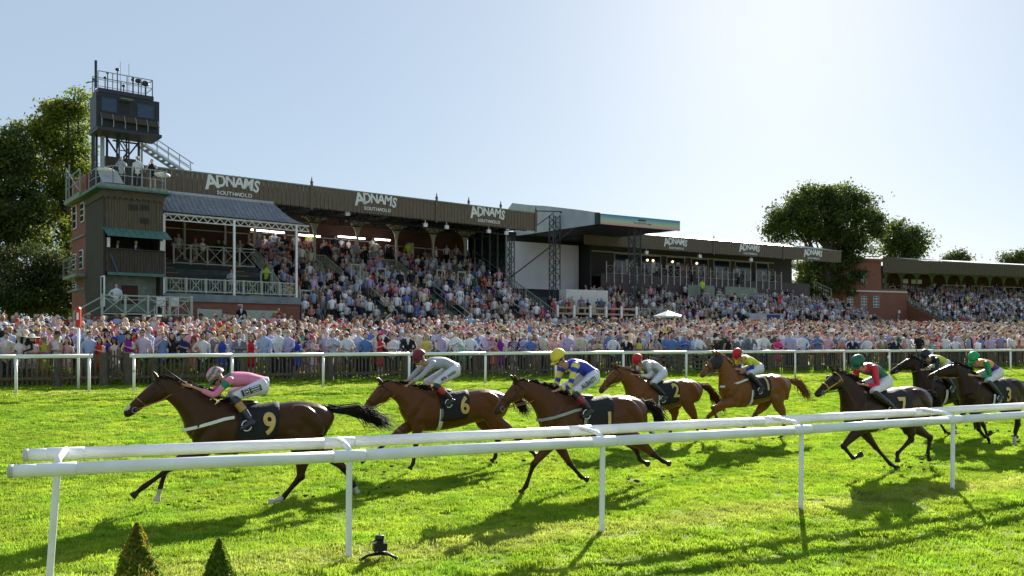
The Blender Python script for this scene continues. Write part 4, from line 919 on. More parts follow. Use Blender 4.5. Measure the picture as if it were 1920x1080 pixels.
# ---------------- bodies: lofted limbs fused into one skin ----------------
def catmull(A, k):
    A = np.asarray(A, float); n = len(A)
    if n < 3 or k <= 1: return np.array([A[0]+(A[-1]-A[0])*t for t in np.linspace(0, 1, max(2, k*(n-1)+1))]) if n == 2 else A
    P = np.vstack([2*A[0]-A[1], A, 2*A[-1]-A[-2]]); out = []
    for i in range(n-1):
        p0, p1, p2, p3 = P[i:i+4]
        for j in range(k):
            t = j/k; out.append(.5*((2*p1)+(-p0+p2)*t+(2*p0-5*p1+4*p2-p3)*t*t+(-p0+3*p1-3*p2+p3)*t**3))
    out.append(A[-1]); return np.array(out)
def chain(name, pts, rp, rl=None, k=5, lat=(0,1,0), n=14, pw=2.2):
    pts = np.asarray(pts, float); m = len(pts); rp = np.broadcast_to(np.asarray(rp, float), (m,)); rl = rp if rl is None else np.broadcast_to(np.asarray(rl, float), (m,))
    A = catmull(np.column_stack([pts, rp, rl]), k); return dict(name=name, P=A[:,:3], rp=np.maximum(A[:,3], .004), rl=np.maximum(A[:,4], .004), lat=np.array(lat, float), n=n, pw=pw)
def loft(chains):
    V = []; F = []; off = 0; cid = []
    for ci, c in enumerate(chains):
        P = c['P']; m = len(P); n = c['n']; T = np.gradient(P, axis=0); T /= np.linalg.norm(T, axis=1)[:,None]+1e-9
        a = 2*np.pi*np.arange(n)/n; ca = np.sign(np.cos(a))*np.abs(np.cos(a))**(2/c['pw']); sa = np.sign(np.sin(a))*np.abs(np.sin(a))**(2/c['pw'])
        pv = None
        for i in range(m):
            L_ = c['lat']-T[i]*np.dot(c['lat'], T[i]); 
            if np.linalg.norm(L_) < .15: L_ = pv if pv is not None else np.cross(T[i], [0.3,.1,1])
            L_ = L_/np.linalg.norm(L_); pv = L_; N_ = np.cross(T[i], L_)
            V.append(P[i]+np.outer(ca*c['rl'][i], L_)+np.outer(sa*c['rp'][i], N_))
        for i in range(m-1):
            for j in range(n): F.append((off+i*n+j, off+i*n+(j+1)%n, off+(i+1)*n+(j+1)%n, off+(i+1)*n+j))
        F.append(tuple(off+j for j in reversed(range(n)))); F.append(tuple(off+(m-1)*n+j for j in range(n)))
        off += m*n; cid += [ci]*(m*n)
    return np.vstack(V), F, np.array(cid)
def fuse(name, chains, voxel, smooth=3, tri=False):
    V, F, _ = loft(chains); me = bpy.data.meshes.new(name); me.from_pydata(V.tolist(), [], F)
    import bmesh
    bm = bmesh.new(); bm.from_mesh(me); bmesh.ops.recalc_face_normals(bm, faces=bm.faces); bm.to_mesh(me); bm.free()
    o = bpy.data.objects.new('tmp', me); C.objects.link(o)
    r_ = o.modifiers.new('r', 'REMESH'); r_.mode = 'VOXEL'; r_.voxel_size = voxel; r_.use_smooth_shade = True
    s_ = o.modifiers.new('s', 'SMOOTH'); s_.iterations = smooth; s_.factor = .5
    dg = bpy.context.evaluated_depsgraph_get(); dg.update(); out = bpy.data.meshes.new_from_object(o.evaluated_get(dg)); out.name = name
    bpy.data.objects.remove(o); bpy.data.meshes.remove(me); sm(out); return out
def regions(co, chains):
    best = np.full(len(co), 1e9); ci = np.zeros(len(co), int); tt_ = np.zeros(len(co))
    for k, c in enumerate(chains):
        D = np.linalg.norm(co[:,None,:]-c['P'][None], axis=2)/((c['rp']+c['rl'])/2)[None]; j = D.argmin(1); d = D[np.arange(len(co)), j]
        w = d < best; best[w] = d[w]; ci[w] = k; tt_[w] = j[w]/(len(c['P'])-1)
    return ci, tt_
def getco(me):
    co = np.empty(len(me.vertices)*3, np.float32); me.vertices.foreach_get('co', co); return co.reshape(-1,3).astype(float)
def paint(me, col):
    a = me.color_attributes.new('Col', 'FLOAT_COLOR', 'POINT'); c = np.ones((len(me.vertices),4), np.float32); c[:,:3] = col; a.data.foreach_set('color', c.ravel())
COAT = attr_mat('horse_coat', .36, spec=.4, bump=.35, scale=9, tint=(.75,.5,.35)); CLOTH = attr_mat('silk_cloth', .5, spec=.4, bump=.5, scale=22); HAIR = {}
def body_obj(name, chains, voxel, colfn, material, parent, smooth=3, label=None):
    me = fuse(name, chains, voxel, smooth); co = getco(me); ci, t = regions(co, chains); names = [c['name'] for c in chains]
    paint(me, colfn(co, np.array([names[i] for i in ci]), t)); me.materials.clear(); me.materials.append(material)
    o = link_mesh(name, me, parent); 
    if label: o['label'] = label
    return o
TX = [(-1.42,1.24,1.02,.07),(-1.36,1.36,.95,.16),(-1.18,1.46,.90,.235),(-.92,1.505,.88,.27),(-.65,1.485,.86,.275),(-.4,1.455,.80,.285),(-.1,1.475,.765,.285),(.13,1.545,.76,.265),(.32,1.52,.79,.245),(.48,1.44,.85,.21),(.60,1.33,.95,.15),(.655,1.22,1.02,.07)]
TXa = np.array(TX)
def sec(h, x):
    u = (x-h['xb'])/(h['xc']-h['xb'])*(.655+1.42)-1.42; zt, zb, hw = [np.interp(u, TXa[:,0], TXa[:,i]) for i in (1,2,3)]
    dz = np.interp(u, [-.9, .13], [h['zc']-1.505, h['zw']-1.545]); return zt+dz, zb+dz, hw
def torso_y(h, x, z, s=1.0):
    zt, zb, hw = sec(h, x); c = (zt+zb)/2; q = min(1, abs((z-c)/((zt-zb)/2)))
    return hw*s*max(0, 1-q**2.2)**(1/2.2)
def horse(hd):
    fr = hd['fr']; k_ = hd; col = np.array(hd['col']); dark = np.array(hd.get('dark', (.012,.009,.008)))
    t = thing('racehorse', hd['label'], 'horse', fr, (0,0,0), 'galloping racehorses')
    t.location.z = hd.get('gz', 0)
    ch = []
    xs_ = [h_['xb']+(u+1.42)*(h_['xc']-h_['xb'])/2.075 for h_ in (hd,) for u in TXa[:,0]]
    T_ = [(x,)+tuple(sec(hd, x)) for x in xs_]
    ch.append(chain('torso', [(x,0,(a+b)/2) for x,a,b,w in T_], [(a-b)/2 for x,a,b,w in T_], [w for x,a,b,w in T_], 3, n=20))
    poll = Vector(hd['poll']); nose = Vector(hd['nose']); wx = hd['xc']-.50; wz = hd['zw']; cx, cz = hd['xc']-.03, 1.05+hd['zw']-1.545
    hv = (nose-poll); hl = hv.length; hu = hv.normalized(); lt = Vector((0,1,0)); lt = (lt-hu*lt.dot(hu)).normalized(); dn = hu.cross(lt).normalized()
    if dn.z > 0: dn = -dn
    if dn.z == 0: dn = Vector((-1,0,0))
    thr = poll+dn*.27+hu*.10
    N_ = []
    for s in np.linspace(0, 1, 7):
        ease = s; cr = Vector((wx,0,wz-.03))*(1-s)+(poll-hu*.0)*s; cr += Vector((.0,0,1))*math.sin(s*math.pi)*.055
        tb = Vector((cx,0,cz))*(1-s)+thr*s; tb += Vector((-.6,0,.35)).normalized()*math.sin(s*math.pi)*.06
        m = (cr+tb)/2; N_.append((m, (cr-tb).length/2, .17*(1-s)**1.3+.078))
    ch.append(chain('neck', [tuple(a[0]) for a in N_], [a[1] for a in N_], [a[2] for a in N_], 3, n=16))
    HS = [(-.03,.06,.05,.05),(.06,.115,.12,.085),(.2,.135,.145,.1),(.33,.115,.132,.098),(.48,.082,.10,.075),(.63,.062,.078,.058),(.78,.055,.068,.05),(.9,.058,.066,.052),(.98,.055,.05,.045),(1.02,.052,.02,.02)]
    sc = hl/.64*.97
    ch.append(chain('head', [tuple(poll+hu*(s*hl)+dn*(o_*1.0*sc)) for s,o_,a,w in HS], [a*sc for s,o_,a,w in HS], [w*sc for s,o_,a,w in HS], 3, n=16))
    lj = poll+hu*(.93*hl)+dn*.10; ch.append(chain('head', [tuple(poll+hu*(.5*hl)+dn*.12), tuple(poll+hu*(.75*hl)+dn*.115), tuple(lj)], [.05,.035,.025], [.05,.04,.03], 3))
    for s in (1, -1):
        e0 = poll+hu*.03+lt*(.05*s)-dn*.0; e1 = e0-dn*.13+hu*(-.04)+lt*(.02*s); ch.append(chain('ear', [tuple(e0+dn*.03), tuple(e0*.5+e1*.5), tuple(e1)], [.03,.026,.008], [.025,.024,.008], 3))
    for nm, s, kp in (('nf',1,'nf'),('ff',-1,'ff')):
        kn, ft, hf = [np.array([p[0],0,p[1]]) for p in hd[kp][:3]]; ex = hd['xc']-.27; ez = .93+hd['zw']-1.545
        if len(hd[kp]) > 3: ex, ez = hd[kp][3]
        E = np.array([ex,0,ez]); sh = np.array([hd['xc']-.20,0,1.20]); y = lambda p, v: (p[0], v*s, p[2])
        ch.append(chain('foreleg', [y(sh,.12),y(E,.145),y(E*.55+kn*.45,.14),y(kn*.9+E*.1,.13),y(kn,.13),y(kn*.85+ft*.15,.128),y(kn*.4+ft*.6,.125),y(ft,.12)], [.17,.13,.095,.056,.059,.042,.034,.043], [.07,.09,.066,.045,.046,.034,.027,.036], 4))
        pd = (hf-ft); ch.append(chain('hoof', [y(ft,.12),y(ft+pd*.5,.12),y(ft+pd*.62,.12),y(hf,.12)], [.040,.031,.042,.060], [.035,.028,.040,.052], 3))
    for nm, s, kp in (('nh',1,'nh'),('fh',-1,'fh')):
        hk, ft, hf = [np.array([p[0],0,p[1]]) for p in hd[kp][:3]]; sx = hd['xb']+.48; sz = .93
        if len(hd[kp]) > 3: sx, sz = hd[kp][3]
        St = np.array([sx,0,sz]); hip = np.array([hd['xb']+.38,0,1.2+hd['zc']-1.505]); y = lambda p, v: (p[0], v*s, p[2])
        g1 = St*.5+hk*.5
        ch.append(chain('hindleg', [y(hip,.13),y(St,.16),y(g1+np.array([-.02,0,0]),.155),y(hk*.9+St*.1,.15),y(hk,.15),y(hk*.82+ft*.18,.148),y(hk*.4+ft*.6,.145),y(ft,.14)], [.25,.17,.115,.064,.070,.050,.037,.046], [.13,.105,.07,.043,.048,.038,.030,.038], 4))
        pd = (hf-ft); ch.append(chain('hoof', [y(ft,.14),y(ft+pd*.5,.14),y(ft+pd*.62,.14),y(hf,.14)], [.042,.033,.043,.060], [.036,.030,.042,.054], 3))
    for s in (1, -1):       # muscle masses of shoulder, triceps and quarters
        q = hd['xc']; w = hd['xb']; dz = hd['zw']-1.545
        ch.append(chain('torso', [(q-.30,.165*s,1.42+dz),(q-.20,.19*s,1.25+dz),(q-.12,.165*s,1.07+dz)], [.07,.095,.07], [.05,.07,.05], 3))
        ch.append(chain('torso', [(q-.36,.20*s,1.14+dz),(q-.28,.205*s,1.02+dz),(q-.25,.18*s,.92+dz)], [.08,.10,.07], [.05,.065,.05], 3))
        ch.append(chain('torso', [(w+.62,.17*s,1.38+hd['zc']-1.505),(w+.45,.20*s,1.32+hd['zc']-1.505),(w+.27,.19*s,1.14+hd['zc']-1.505),(w+.25,.17*s,.98)], [.08,.13,.12,.08], [.06,.085,.08,.06], 3))
        ch.append(chain('torso', [(w+.75,.21*s,1.15),(w+.62,.215*s,1.02),(w+.52,.19*s,.93)], [.09,.10,.08], [.05,.06,.05], 3))
    sock = hd.get('sock', ())
    def cf(co, nm, tt_):
        c = np.tile(col, (len(co),1)); leg = (nm == 'foreleg')|(nm == 'hindleg'); f = np.clip((tt_-.38)/.2, 0, 1)*leg
        f = np.maximum(f, (nm == 'hoof')*1.0); f = np.maximum(f, ((nm == 'head')*np.clip((tt_-.55)/.35, 0, 1))*.75); f = np.maximum(f, (nm == 'ear')*.5)
        if hd.get('plain'): f = f*.45
        c = c*(1-f[:,None])+dark*f[:,None]
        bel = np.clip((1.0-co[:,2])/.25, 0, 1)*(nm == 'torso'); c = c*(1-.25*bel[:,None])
        hoof = (nm == 'hoof')&(tt_ > .6); c[hoof] = (.03,.025,.022)
        for (sx_, sz_, r_) in sock:
            d = np.hypot(co[:,0]-sx_, co[:,2]-sz_); m = (d < r_)&((nm == 'hoof')|(leg&(tt_ > .85))); c[m] = (.5,.46,.42)
        if hd.get('star'): 
            p = poll+hu*(hd['star']*hl); d = np.linalg.norm(co-np.array(p-dn*.02*0), axis=1); c[d < .055] = (.5,.46,.42)
        return c
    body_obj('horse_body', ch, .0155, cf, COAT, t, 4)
    # eyes, nostrils
    for s in (1, -1):
        e = poll+hu*(.24*hl)+lt*(.088*sc*s)+dn*(.06*sc); MB().ball(tuple(e), .021, .016, .02, 8, 6).build('eye', M['black'], t, True)
        e = poll+hu*(.95*hl)+lt*(.044*sc*s)+dn*(.04*sc); MB().ball(tuple(e), .018, .012, .014, 8, 5).build('nostril', M['black'], t, True)
    # mane and tail
    rs = np.random.RandomState(hd['n']); hm = hd.get('hair', 'black_hair')
    if hm not in HAIR: HAIR[hm] = mat(hm, {'black_hair':(.016,.012,.010),'brown_hair':(.07,.028,.012),'chestnut_hair':(.19,.085,.035)}[hm], .75, .3, 40, spec=.12)
    mb = MB()
    for i in range(90):
        s = rs.uniform(0, 1.04); cr = Vector((wx,0,wz-.01))*(1-s)+poll*s+Vector((0,0,math.sin(min(1, s)*math.pi)*.055)); l = rs.uniform(.10,.2)*(1.2-.3*s); lift = rs.uniform(-.2,.6)
        y0 = rs.uniform(-.025,.03); d = Vector((-1, rs.normal(0,.25)+.25, lift)).normalized(); d2 = Vector((-1, rs.normal(0,.3)+.5, lift-.9)).normalized()
        p = cr+Vector((0,y0,-.015)); mb.tube([p, p+d*l*.5, p+d*l*.5+d2*l*.6], [.013,.010,.002], 4, cap=False)
    for i in range(12):
        p = poll+Vector((0,rs.uniform(-.03,.03),0)); q = hu*rs.uniform(.08,.16)+Vector((-.02,rs.normal(0,.03),.03)); mb.tube([p, p+q], [.012,.002], 4, cap=False)
    mb.build('mane', HAIR[hm], t, True)
    mb = MB(); r0 = Vector((hd['xb']+.05, 0, hd['zc']-.14)); e0 = Vector((hd['tail'][0], hd['tail'][2] if len(hd['tail']) > 2 else 0, hd['tail'][1])); mid = Vector((r0.x*.55+e0.x*.45, e0.y*.3, max(r0.z, e0.z)*.75+min(r0.z,e0.z)*.25+.03))
    for i in range(240):
        a = r0+Vector((rs.normal(0,.012),rs.normal(0,.016),rs.normal(0,.02))); f = rs.uniform(.65,1.08); sp = .04+.09*rs.rand()
        b = mid+Vector((rs.normal(0,.03),rs.normal(0,.03),rs.normal(0,.035))); e = r0+(e0-r0)*f+Vector((rs.normal(0,.05),rs.normal(0,.06),rs.normal(0,.075)-.03*f)); w = (b+e)/2+Vector((0,rs.normal(0,.03),rs.normal(0,.035)+.03))
        mb.tube([a,b,w,e], [.011,.010,.007,.001], 4, cap=False)
    mb.tube([r0+Vector((.1,0,.03)), r0, r0*.6+mid*.4], [.05,.045,.02], 8); mb.build('tail', HAIR[hm], t, True)
    # bridle
    def ring(s, sc2=1.08, lo=0, hi=2*math.pi, n=16):
        o_, a_, w_ = [np.interp(s, [h[0] for h in HS], [h[i] for h in HS]) for i in (1,2,3)]; c_ = poll+hu*(s*hl)+dn*(o_*sc)
        return [c_+lt*(math.cos(a)*w_*sc*sc2)-dn*(math.sin(a)*a_*sc*sc2) for a in np.linspace(lo, hi, n)]
    bm_ = M.get(hd.get('bridle', 'leather'))
    mb = MB(); mb.tube(ring(.6), .011, 5, cap=False); mb.build('noseband', M.get(hd.get('noseband', hd.get('bridle', 'leather'))), t, True)
    mb = MB(); mb.tube(ring(.1, 1.07), .010, 5, cap=False)
    for s in (0, math.pi):
        mb.tube([ring(.12,1.08,s,s,1)[0], ring(.35,1.09,s,s,1)[0], ring(.55,1.1,s-.3*(1 if s == 0 else -1),s,1)[0], ring(.8,1.1,s-.5*(1 if s == 0 else -1),s,1)[0]], .010, 5, cap=False)
    mb.build('bridle', bm_, t, True)
    bits = []
    for s in (0, math.pi):
        b_ = ring(.8, 1.12, s-.5*(1 if s == 0 else -1), s, 1)[0]; bits.append(b_); mb = MB()
        mb.tube([b_+hu*(.038*math.cos(a))+dn*(.038*math.sin(a)) for a in np.linspace(0, 2*math.pi, 13)], .006, 5, cap=False); mb.build('bit_ring', M['steel'], t, True)
    if hd.get('hood'):
        ck = chain('h', [tuple(poll+hu*(s*hl)+dn*(o_*sc)) for s,o_,a,w in HS[:5]], [a*sc*1.07 for s,o_,a,w in HS[:5]], [w*sc*1.09 for s,o_,a,w in HS[:5]], 3, n=16)
        me = fuse('hood', [ck], .015, 2); me.materials.clear(); me.materials.append(M['navy']); link_mesh('hood', me, t)
    if hd.get('blinker'):
        for s in (1, -1):
            e = poll+hu*(.25*hl)+lt*(.098*sc*s)+dn*(.06*sc); mb = MB(); mb.ball(tuple(e), .06, .03, .06, 12, 8); mb.build('blinker_cup', M['black'], t, True)
    # straps, cloth, saddle
    bg_ = hd.get('breast')
    if bg_:
        zb = hd.get('bz', 1.22); mb = MB(); pts = []
        for x, z in [(hd['xc']-.62, zb+.14),(hd['xc']-.48,zb+.12),(hd['xc']-.34,zb+.08),(hd['xc']-.2,zb+.04),(hd['xc']-.1,zb+.01),(hd['xc']-.03,zb-.02)]:
            pts.append((x, max(.0,torso_y(hd, x, z))+(.05 if x > hd['xc']-.5 else .03), z))
        L_ = pts[:-1]+[(hd['xc']+.02,.10,zb-.025),(hd['xc']+.05,0,zb-.03)]; full = L_+[(p[0],-p[1],p[2]) for p in reversed(pts)]
        for dz in (-.014, 0, .014): mb.tube([(p[0],p[1],p[2]+dz) for p in full], .011, 5, cap=False)
        mb.build('breast_girth', M[bg_], t, True)
    xa, xb2 = hd['xc']-.66, hd['xc']-1.29; mb = MB(); nxs, nph = 9, 29; G = []
    for i in range(nxs):
        for j in range(nph):
            ph = (-1+2*j/(nph-1))*1.95; sl_ = hd.get('slant', .10)*abs(ph)/1.6; f = i/(nxs-1); x = xa+(xb2-xa)*f*(1-.12*abs(ph)/1.6)-sl_; zt, zbm, hw = sec(hd, x); c_ = (zt+zbm)/2; a_ = (zt-zbm)/2
            mb.V.append((x, (hw*1.03+.014)*math.copysign(abs(math.sin(ph))**(2/2.3), ph), c_+(a_*1.02+.018)*math.copysign(abs(math.cos(ph))**(2/2.3), math.cos(ph))+.004*math.sin(i*2.1+j)))
    for i in range(nxs-1):
        for j in range(nph-1): q = i*nph+j; mb.F.append((q, q+1, q+nph+1, q+nph)); mb.M.append(0)
    cl_ = mb.build('number_cloth', mat('black_cloth_%d' % hd['n'], (.011,.011,.013), .75, .2, 25, bump=.5), t, True); so = cl_.modifiers.new('s', 'SOLIDIFY'); so.thickness = .008; so.offset = 1
    # printed number on the near side, following the cloth
    if hd.get('num'):
        nine = hd['num'] == '9'; me = text_mesh('6' if nine else hd['num'], 1.0, M['gold'], .0, .03, .09); co = getco(me)
        if nine: co[:,0] *= -1; co[:,1] = .7-co[:,1]      # a nine is a six turned over
        co[:,0] -= (co[:,0].min()+co[:,0].max())/2; hgt = .31
        nxp = []; cxn = xb2+.155+hd.get('nx', 0); zcn = hd.get('nz', 1.2)
        for p in co:
            z = zcn+(p[1]-.35)*hgt/.72; x = cxn-p[0]*hgt/.72*.85; zt_, zb_, hw_ = sec(hd, x); W2 = hw_*1.03+.014; A2 = (zt_-zb_)/2*1.02+.018; q_ = min(.995, abs((z-(zt_+zb_)/2)/A2)); y_ = W2*(1-q_**2.3)**(1/2.3)+.022
            nxp.append((x, y_, z))
        me.vertices.foreach_set('co', np.array(nxp, np.float32).ravel()); me.update(); link_mesh('number', me, cl_)
    mb = MB(); zt = sec(hd, xa-.12)[0]; mb.ball((xa-.14,0,zt+.03), .2, .13, .045, 12, 6); mb.ball((xa-.02,0,zt+.06), .05, .07, .05, 8, 6); mb.build('saddle', M['leather'], t, True)
    mb = MB(); xg = hd['xc']-.70; gp = []
    for s in np.linspace(0, 1, 13):
        z = sec(hd, xg)[0]*(1-s)+sec(hd, xg)[1]*s; gp.append((xg+.03*s, torso_y(hd, xg, z)+.02, z))
    for d in (-.025,0,.025): mb.tube([(p[0]+d,p[1],p[2]) for p in gp[5:]]+[(p[0]+d,-p[1],p[2]) for p in reversed(gp[5:])], .013, 4, cap=False)
    mb.build('girth', M[hd.get('girth', 'white')], t, True)
    hd['bits'] = bits; return t
def jockey(hd, j):
    fr = hd['fr']; hh = j['helm']; sh = j['sh']; hp = j['hip']; t = thing('person', j['label'], 'person', fr, (hp[0], 0, 1.4), 'jockeys crouched over their horses'); t.location.z = 1.4+hd.get('gz', 0)
    OFF[t.name] = (0, 0, 0); ox = Vector((hp[0],0,1.4))
    def P(p, y): return (p[0]-ox.x, y, p[1]-ox.z)
    ty = j.get('turn', 0)
    # trunk
    mid = ((sh[0]+hp[0])/2, (sh[1]+hp[1])/2+j.get('arch', .07)); nk = (sh[0]*.55+hh[0]*.45+.0, sh[1]*.6+hh[1]*.4-.04)
    hand = j['hand']; el = j['elb']; wr = (hand[0]*.85+el[0]*.15, hand[1]*.85+el[1]*.15)
    trunk = lambda g: [chain('trunk', [P(hp,0),P((hp[0]*.72+sh[0]*.28,hp[1]*.72+sh[1]*.28+j.get('arch',.07)*.7),0),P(mid,0),P((sh[0]*.85+hp[0]*.15,sh[1]*.85+hp[1]*.15+.02),0),P(sh,0)], [.115+g,.105+g,.105+g,.115+g,.085+g], [.165+g,.145+g,.15+g,.185+g,.16+g], 4, n=18)]
    arm = lambda g, upto: [chain('arm%d' % s, [P((sh[0]-.03,sh[1]-.0),.15*s),P(sh,.195*s),P((sh[0]*.5+el[0]*.5,sh[1]*.5+el[1]*.5),.22*s),P(el,.22*s),P((el[0]*.5+wr[0]*.5,el[1]*.5+wr[1]*.5),.16*s)]+([P(wr,.10*s)] if upto else []), [.06+g,.062+g,.05+g,.044+g,.038+g]+([.026+g] if upto else []), None, 5) for s in (1,-1)]
    kn, an = j['knee'], j['ank']
    thigh = lambda g: [chain('thigh', [P((hp[0]+.02,hp[1]-.02),.10*s),P((hp[0]*.5+kn[0]*.5,hp[1]*.5+kn[1]*.5),.19*s),P(kn,.255*s)], [.125+g,.088+g,.064+g], [.115+g,.08+g,.062+g], 5) for s in (1,-1)]
    hee = (an[0]-.07, an[1]-.05); toe = (an[0]+.14, an[1]-.13)
    shin = lambda g: [chain('shin', [P(kn,.255*s),P((kn[0]*.6+an[0]*.4,kn[1]*.6+an[1]*.4),.30*s),P(an,.335*s)], [.062+g,.056+g,.038+g], None, 5) for s in (1,-1)]
    foot = lambda g: [chain('foot', [P(hee,.335*s),P((an[0],an[1]-.05),.34*s),P(toe,.35*s)], [.04+g,.042+g,.025+g], [.033+g,.037+g,.033+g], 4) for s in (1,-1)]
    fd = Vector(j.get('face', (.82,0,-.57))).normalized(); up = Vector((-fd.z,0,fd.x)); hc = Vector((hh[0]-ox.x, ty*.3, hh[1]-ox.z)); sd = Vector((0,1,0))
    head = [chain('neck', [P((sh[0]-.03,sh[1]),0), P(nk,0), tuple(hc-up*.05)], [.075,.062,.06], [.08,.06,.058], 4), chain('head', [tuple(hc+up*.07), tuple(hc+up*.01+fd*.005), tuple(hc-up*.06+fd*.015), tuple(hc-up*.11+fd*.035), tuple(hc-up*.135+fd*.045)], [.07,.095,.085,.06,.03], [.06,.078,.072,.05,.028], 4),
            chain('nose', [tuple(hc-up*.01+fd*.085), tuple(hc-up*.05+fd*.115), tuple(hc-up*.058+fd*.10)], [.012,.017,.012], None, 3), chain('lips', [tuple(hc-up*.088+fd*.085-sd*.02), tuple(hc-up*.088+fd*.092), tuple(hc-up*.088+fd*.085+sd*.02)], .01, None, 3, lat=(0,0,1))]
    for s in (1,-1): head.append(chain('ear', [tuple(hc-up*.02+sd*.074*s-fd*.01), tuple(hc-up*.055+sd*.08*s-fd*.012)], [.022,.014], [.008,.008], 3))
    hands = []
    for s in (1,-1):
        hc2 = Vector(P(hand,.085*s)); wv = Vector(P(wr,.10*s)); d = (hc2-wv).normalized(); hands.append(chain('hand', [tuple(wv), tuple(hc2-d*.0), tuple(hc2+d*.05)], [.024,.030,.026], [.02,.022,.02], 4))
        dn_ = Vector((d.z,0,-d.x)); dn_ = dn_ if dn_.z < 0 else -dn_
        for q in range(4):
            o_ = hc2+d*.05+Vector((0,0,0))+dn_*(-.022+.015*q)+Vector((0,.0,0)); L1 = (.036,.04,.037,.03)[q]
            hands.append(chain('finger', [tuple(o_-d*.02), tuple(o_+d*.018+sd*(-.004*s)), tuple(o_+d*.022-sd*(.018*s)), tuple(o_-d*(L1-.02)-sd*(.026*s))], [.0088,.0085,.008,.007], None, 3, n=8))
        hands.append(chain('thumb', [tuple(hc2-dn_*.02), tuple(hc2+d*.03-dn_*.034-sd*.008*s), tuple(hc2+d*.055-dn_*.03-sd*.016*s)], [.011,.010,.008], None, 3, n=8))
    skinc = np.array((.50,.27,.19))
    body_obj('body', trunk(-.012)+arm(-.012, True)+thigh(-.012)+shin(-.012)+foot(-.01)+head+hands, .0095, lambda co, nm, tt_: np.tile(skinc, (len(co),1))*(1-.25*(nm == 'lips')[:,None]), attr_mat('jockey_skin_%d' % hd['n'], .5, spec=.35), t, 1)
    body_obj('silks', trunk(0)+arm(0, False)+[chain('trunk', [P((sh[0]-.06,sh[1]-.01),0), P((sh[0]*.45+nk[0]*.55, sh[1]*.45+nk[1]*.55),0)], [.095,.072], [.12,.072], 4)], .011, j['silk'], CLOTH, t, 2, j.get('silk_label'))
    MBc = MB()
    body_obj('breeches', [chain('seat', [P((hp[0]-.05,hp[1]),0),P((hp[0]+.10,hp[1]-.0),0)], [.118,.112], [.17,.155], 3)]+thigh(.004), .012, lambda co, nm, tt_: np.tile((.66,.66,.70), (len(co),1)), CLOTH, t, 2)
    bc = j.get('boot', ((.012,.012,.016),(.012,.012,.016)))
    def bootc(co, nm, tt_):
        c = np.tile(bc[0], (len(co),1)).astype(float); m = (nm == 'shin')&(tt_ < .62)&(tt_ > .36); c[m] = bc[1]; return c
    body_obj('boots', shin(.006)+foot(.006), .011, bootc, attr_mat('boot_leather_%d' % hd['n'], .25, spec=.6), t, 2)
    # cap: shell over helmet with a peak
    V = []; F = []; n, m = 26, 12; cols = []
    for i in range(m+1):
        ph = i/m*math.pi*.53
        for q in range(n):
            a = 2*math.pi*q/n; V.append(hc+fd*(.125*math.sin(ph)*math.cos(a)-.01)+sd*(.108*math.sin(ph)*math.sin(a))+up*(.012+.125*math.cos(ph)))
    for i in range(m):
        for q in range(n): F.append((i*n+q, i*n+(q+1)%n, (i+1)*n+(q+1)%n, (i+1)*n+q))
    me = bpy.data.meshes.new('cap'); me.from_pydata([tuple(v) for v in V], [], F); sm(me); co = np.array([tuple(v-hc) for v in V]); lc = np.column_stack([co@np.array(fd), co@np.array(sd), co@np.array(up)])
    paint(me, j['cap'](lc)); me.materials.append(CLOTH); o = link_mesh('cap', me, t)
    so = o.modifiers.new('s', 'SOLIDIFY'); so.thickness = .01
    mb = MB(); base = (len(mb.V)); pk = []
    for q in range(9):
        a = (-1+2*q/8)*1.15; e = .055*math.cos(a*.9); r0 = (fd*(.122*math.cos(a))+sd*(.105*math.sin(a))); pk.append((hc+r0*.97-up*.012, hc+r0+fd*e-up*.026))
    for p, q in zip(pk, pk[1:]): mb.poly([p[0],q[0],q[1],p[1]]); mb.poly([p[0]-up*.006,p[1]-up*.006,q[1]-up*.006,q[0]-up*.006])
    me = mb.mesh('peak', CLOTH); paint(me, np.tile(j['cap'](np.array([[.11,0,-.02]]))[0], (len(me.vertices),1))); link_mesh('peak', me, o)
    mb = MB()
    for s in (1,-1): mb.ball(tuple(hc+fd*.088-up*.040+sd*.034*s), .032, .040, .030, 10, 6)
    mb.tube([hc+fd*.0-up*.03+sd*.088, hc+fd*.075-up*.038+sd*.06], .014, 5).tube([hc+fd*.0-up*.03-sd*.088, hc+fd*.075-up*.038-sd*.06], .014, 5); mb.build('goggles', M['black'], None, True).parent = t
    mb = MB(); mb.tube([hc+sd*.086-up*.01-fd*.02, hc+sd*.07-up*.09, hc-up*.135+fd*.03, hc-sd*.07-up*.09, hc-sd*.086-up*.01-fd*.02], .007, 5, cap=False); mb.build('chin_strap', M['black'], None, True).parent = t
    # stirrups, reins, whip
    for s in (1,-1):
        c_ = Vector(P((an[0]+.05, an[1]-.10), .345*s)); mb = MB(); mb.tube([c_+Vector((.075*math.cos(a)*.9, 0, .075*math.sin(a)+.02)) for a in np.linspace(0, 2*math.pi, 15)], .009, 5, cap=False)
        mb.build('stirrup', M['white'], None, True).parent = t
        mb = MB(); mb.tube([c_+Vector((0,0,.09)), Vector(P((kn[0]-.16, kn[1]-.06), .27*s))], .012, 5); mb.build('stirrup_leather', M['leather'], None, True).parent = t
    for s, bt_ in zip((1,-1), hd['bits']):
        h3 = Vector(P(hand, .085*s)); b3 = Vector((bt_.x-ox.x, bt_.y, bt_.z-ox.z)); mb = MB(); md = (h3+b3)/2+Vector((0,.02*s,-.04)); mb.tube([b3, md, h3], .009, 5); mb.build('rein', M[j.get('rein','tan')], None, True).parent = t
    if j.get('whip'):
        w = Vector(P(j['whip'], .1)); h3 = Vector(P(hand, -.085 if j.get('wr') else .085)); mb = MB(); mb.tube([h3-(w-h3)*.15, w], [.016,.010], 6); mb.build('whip', M['black'], None, True).parent = t
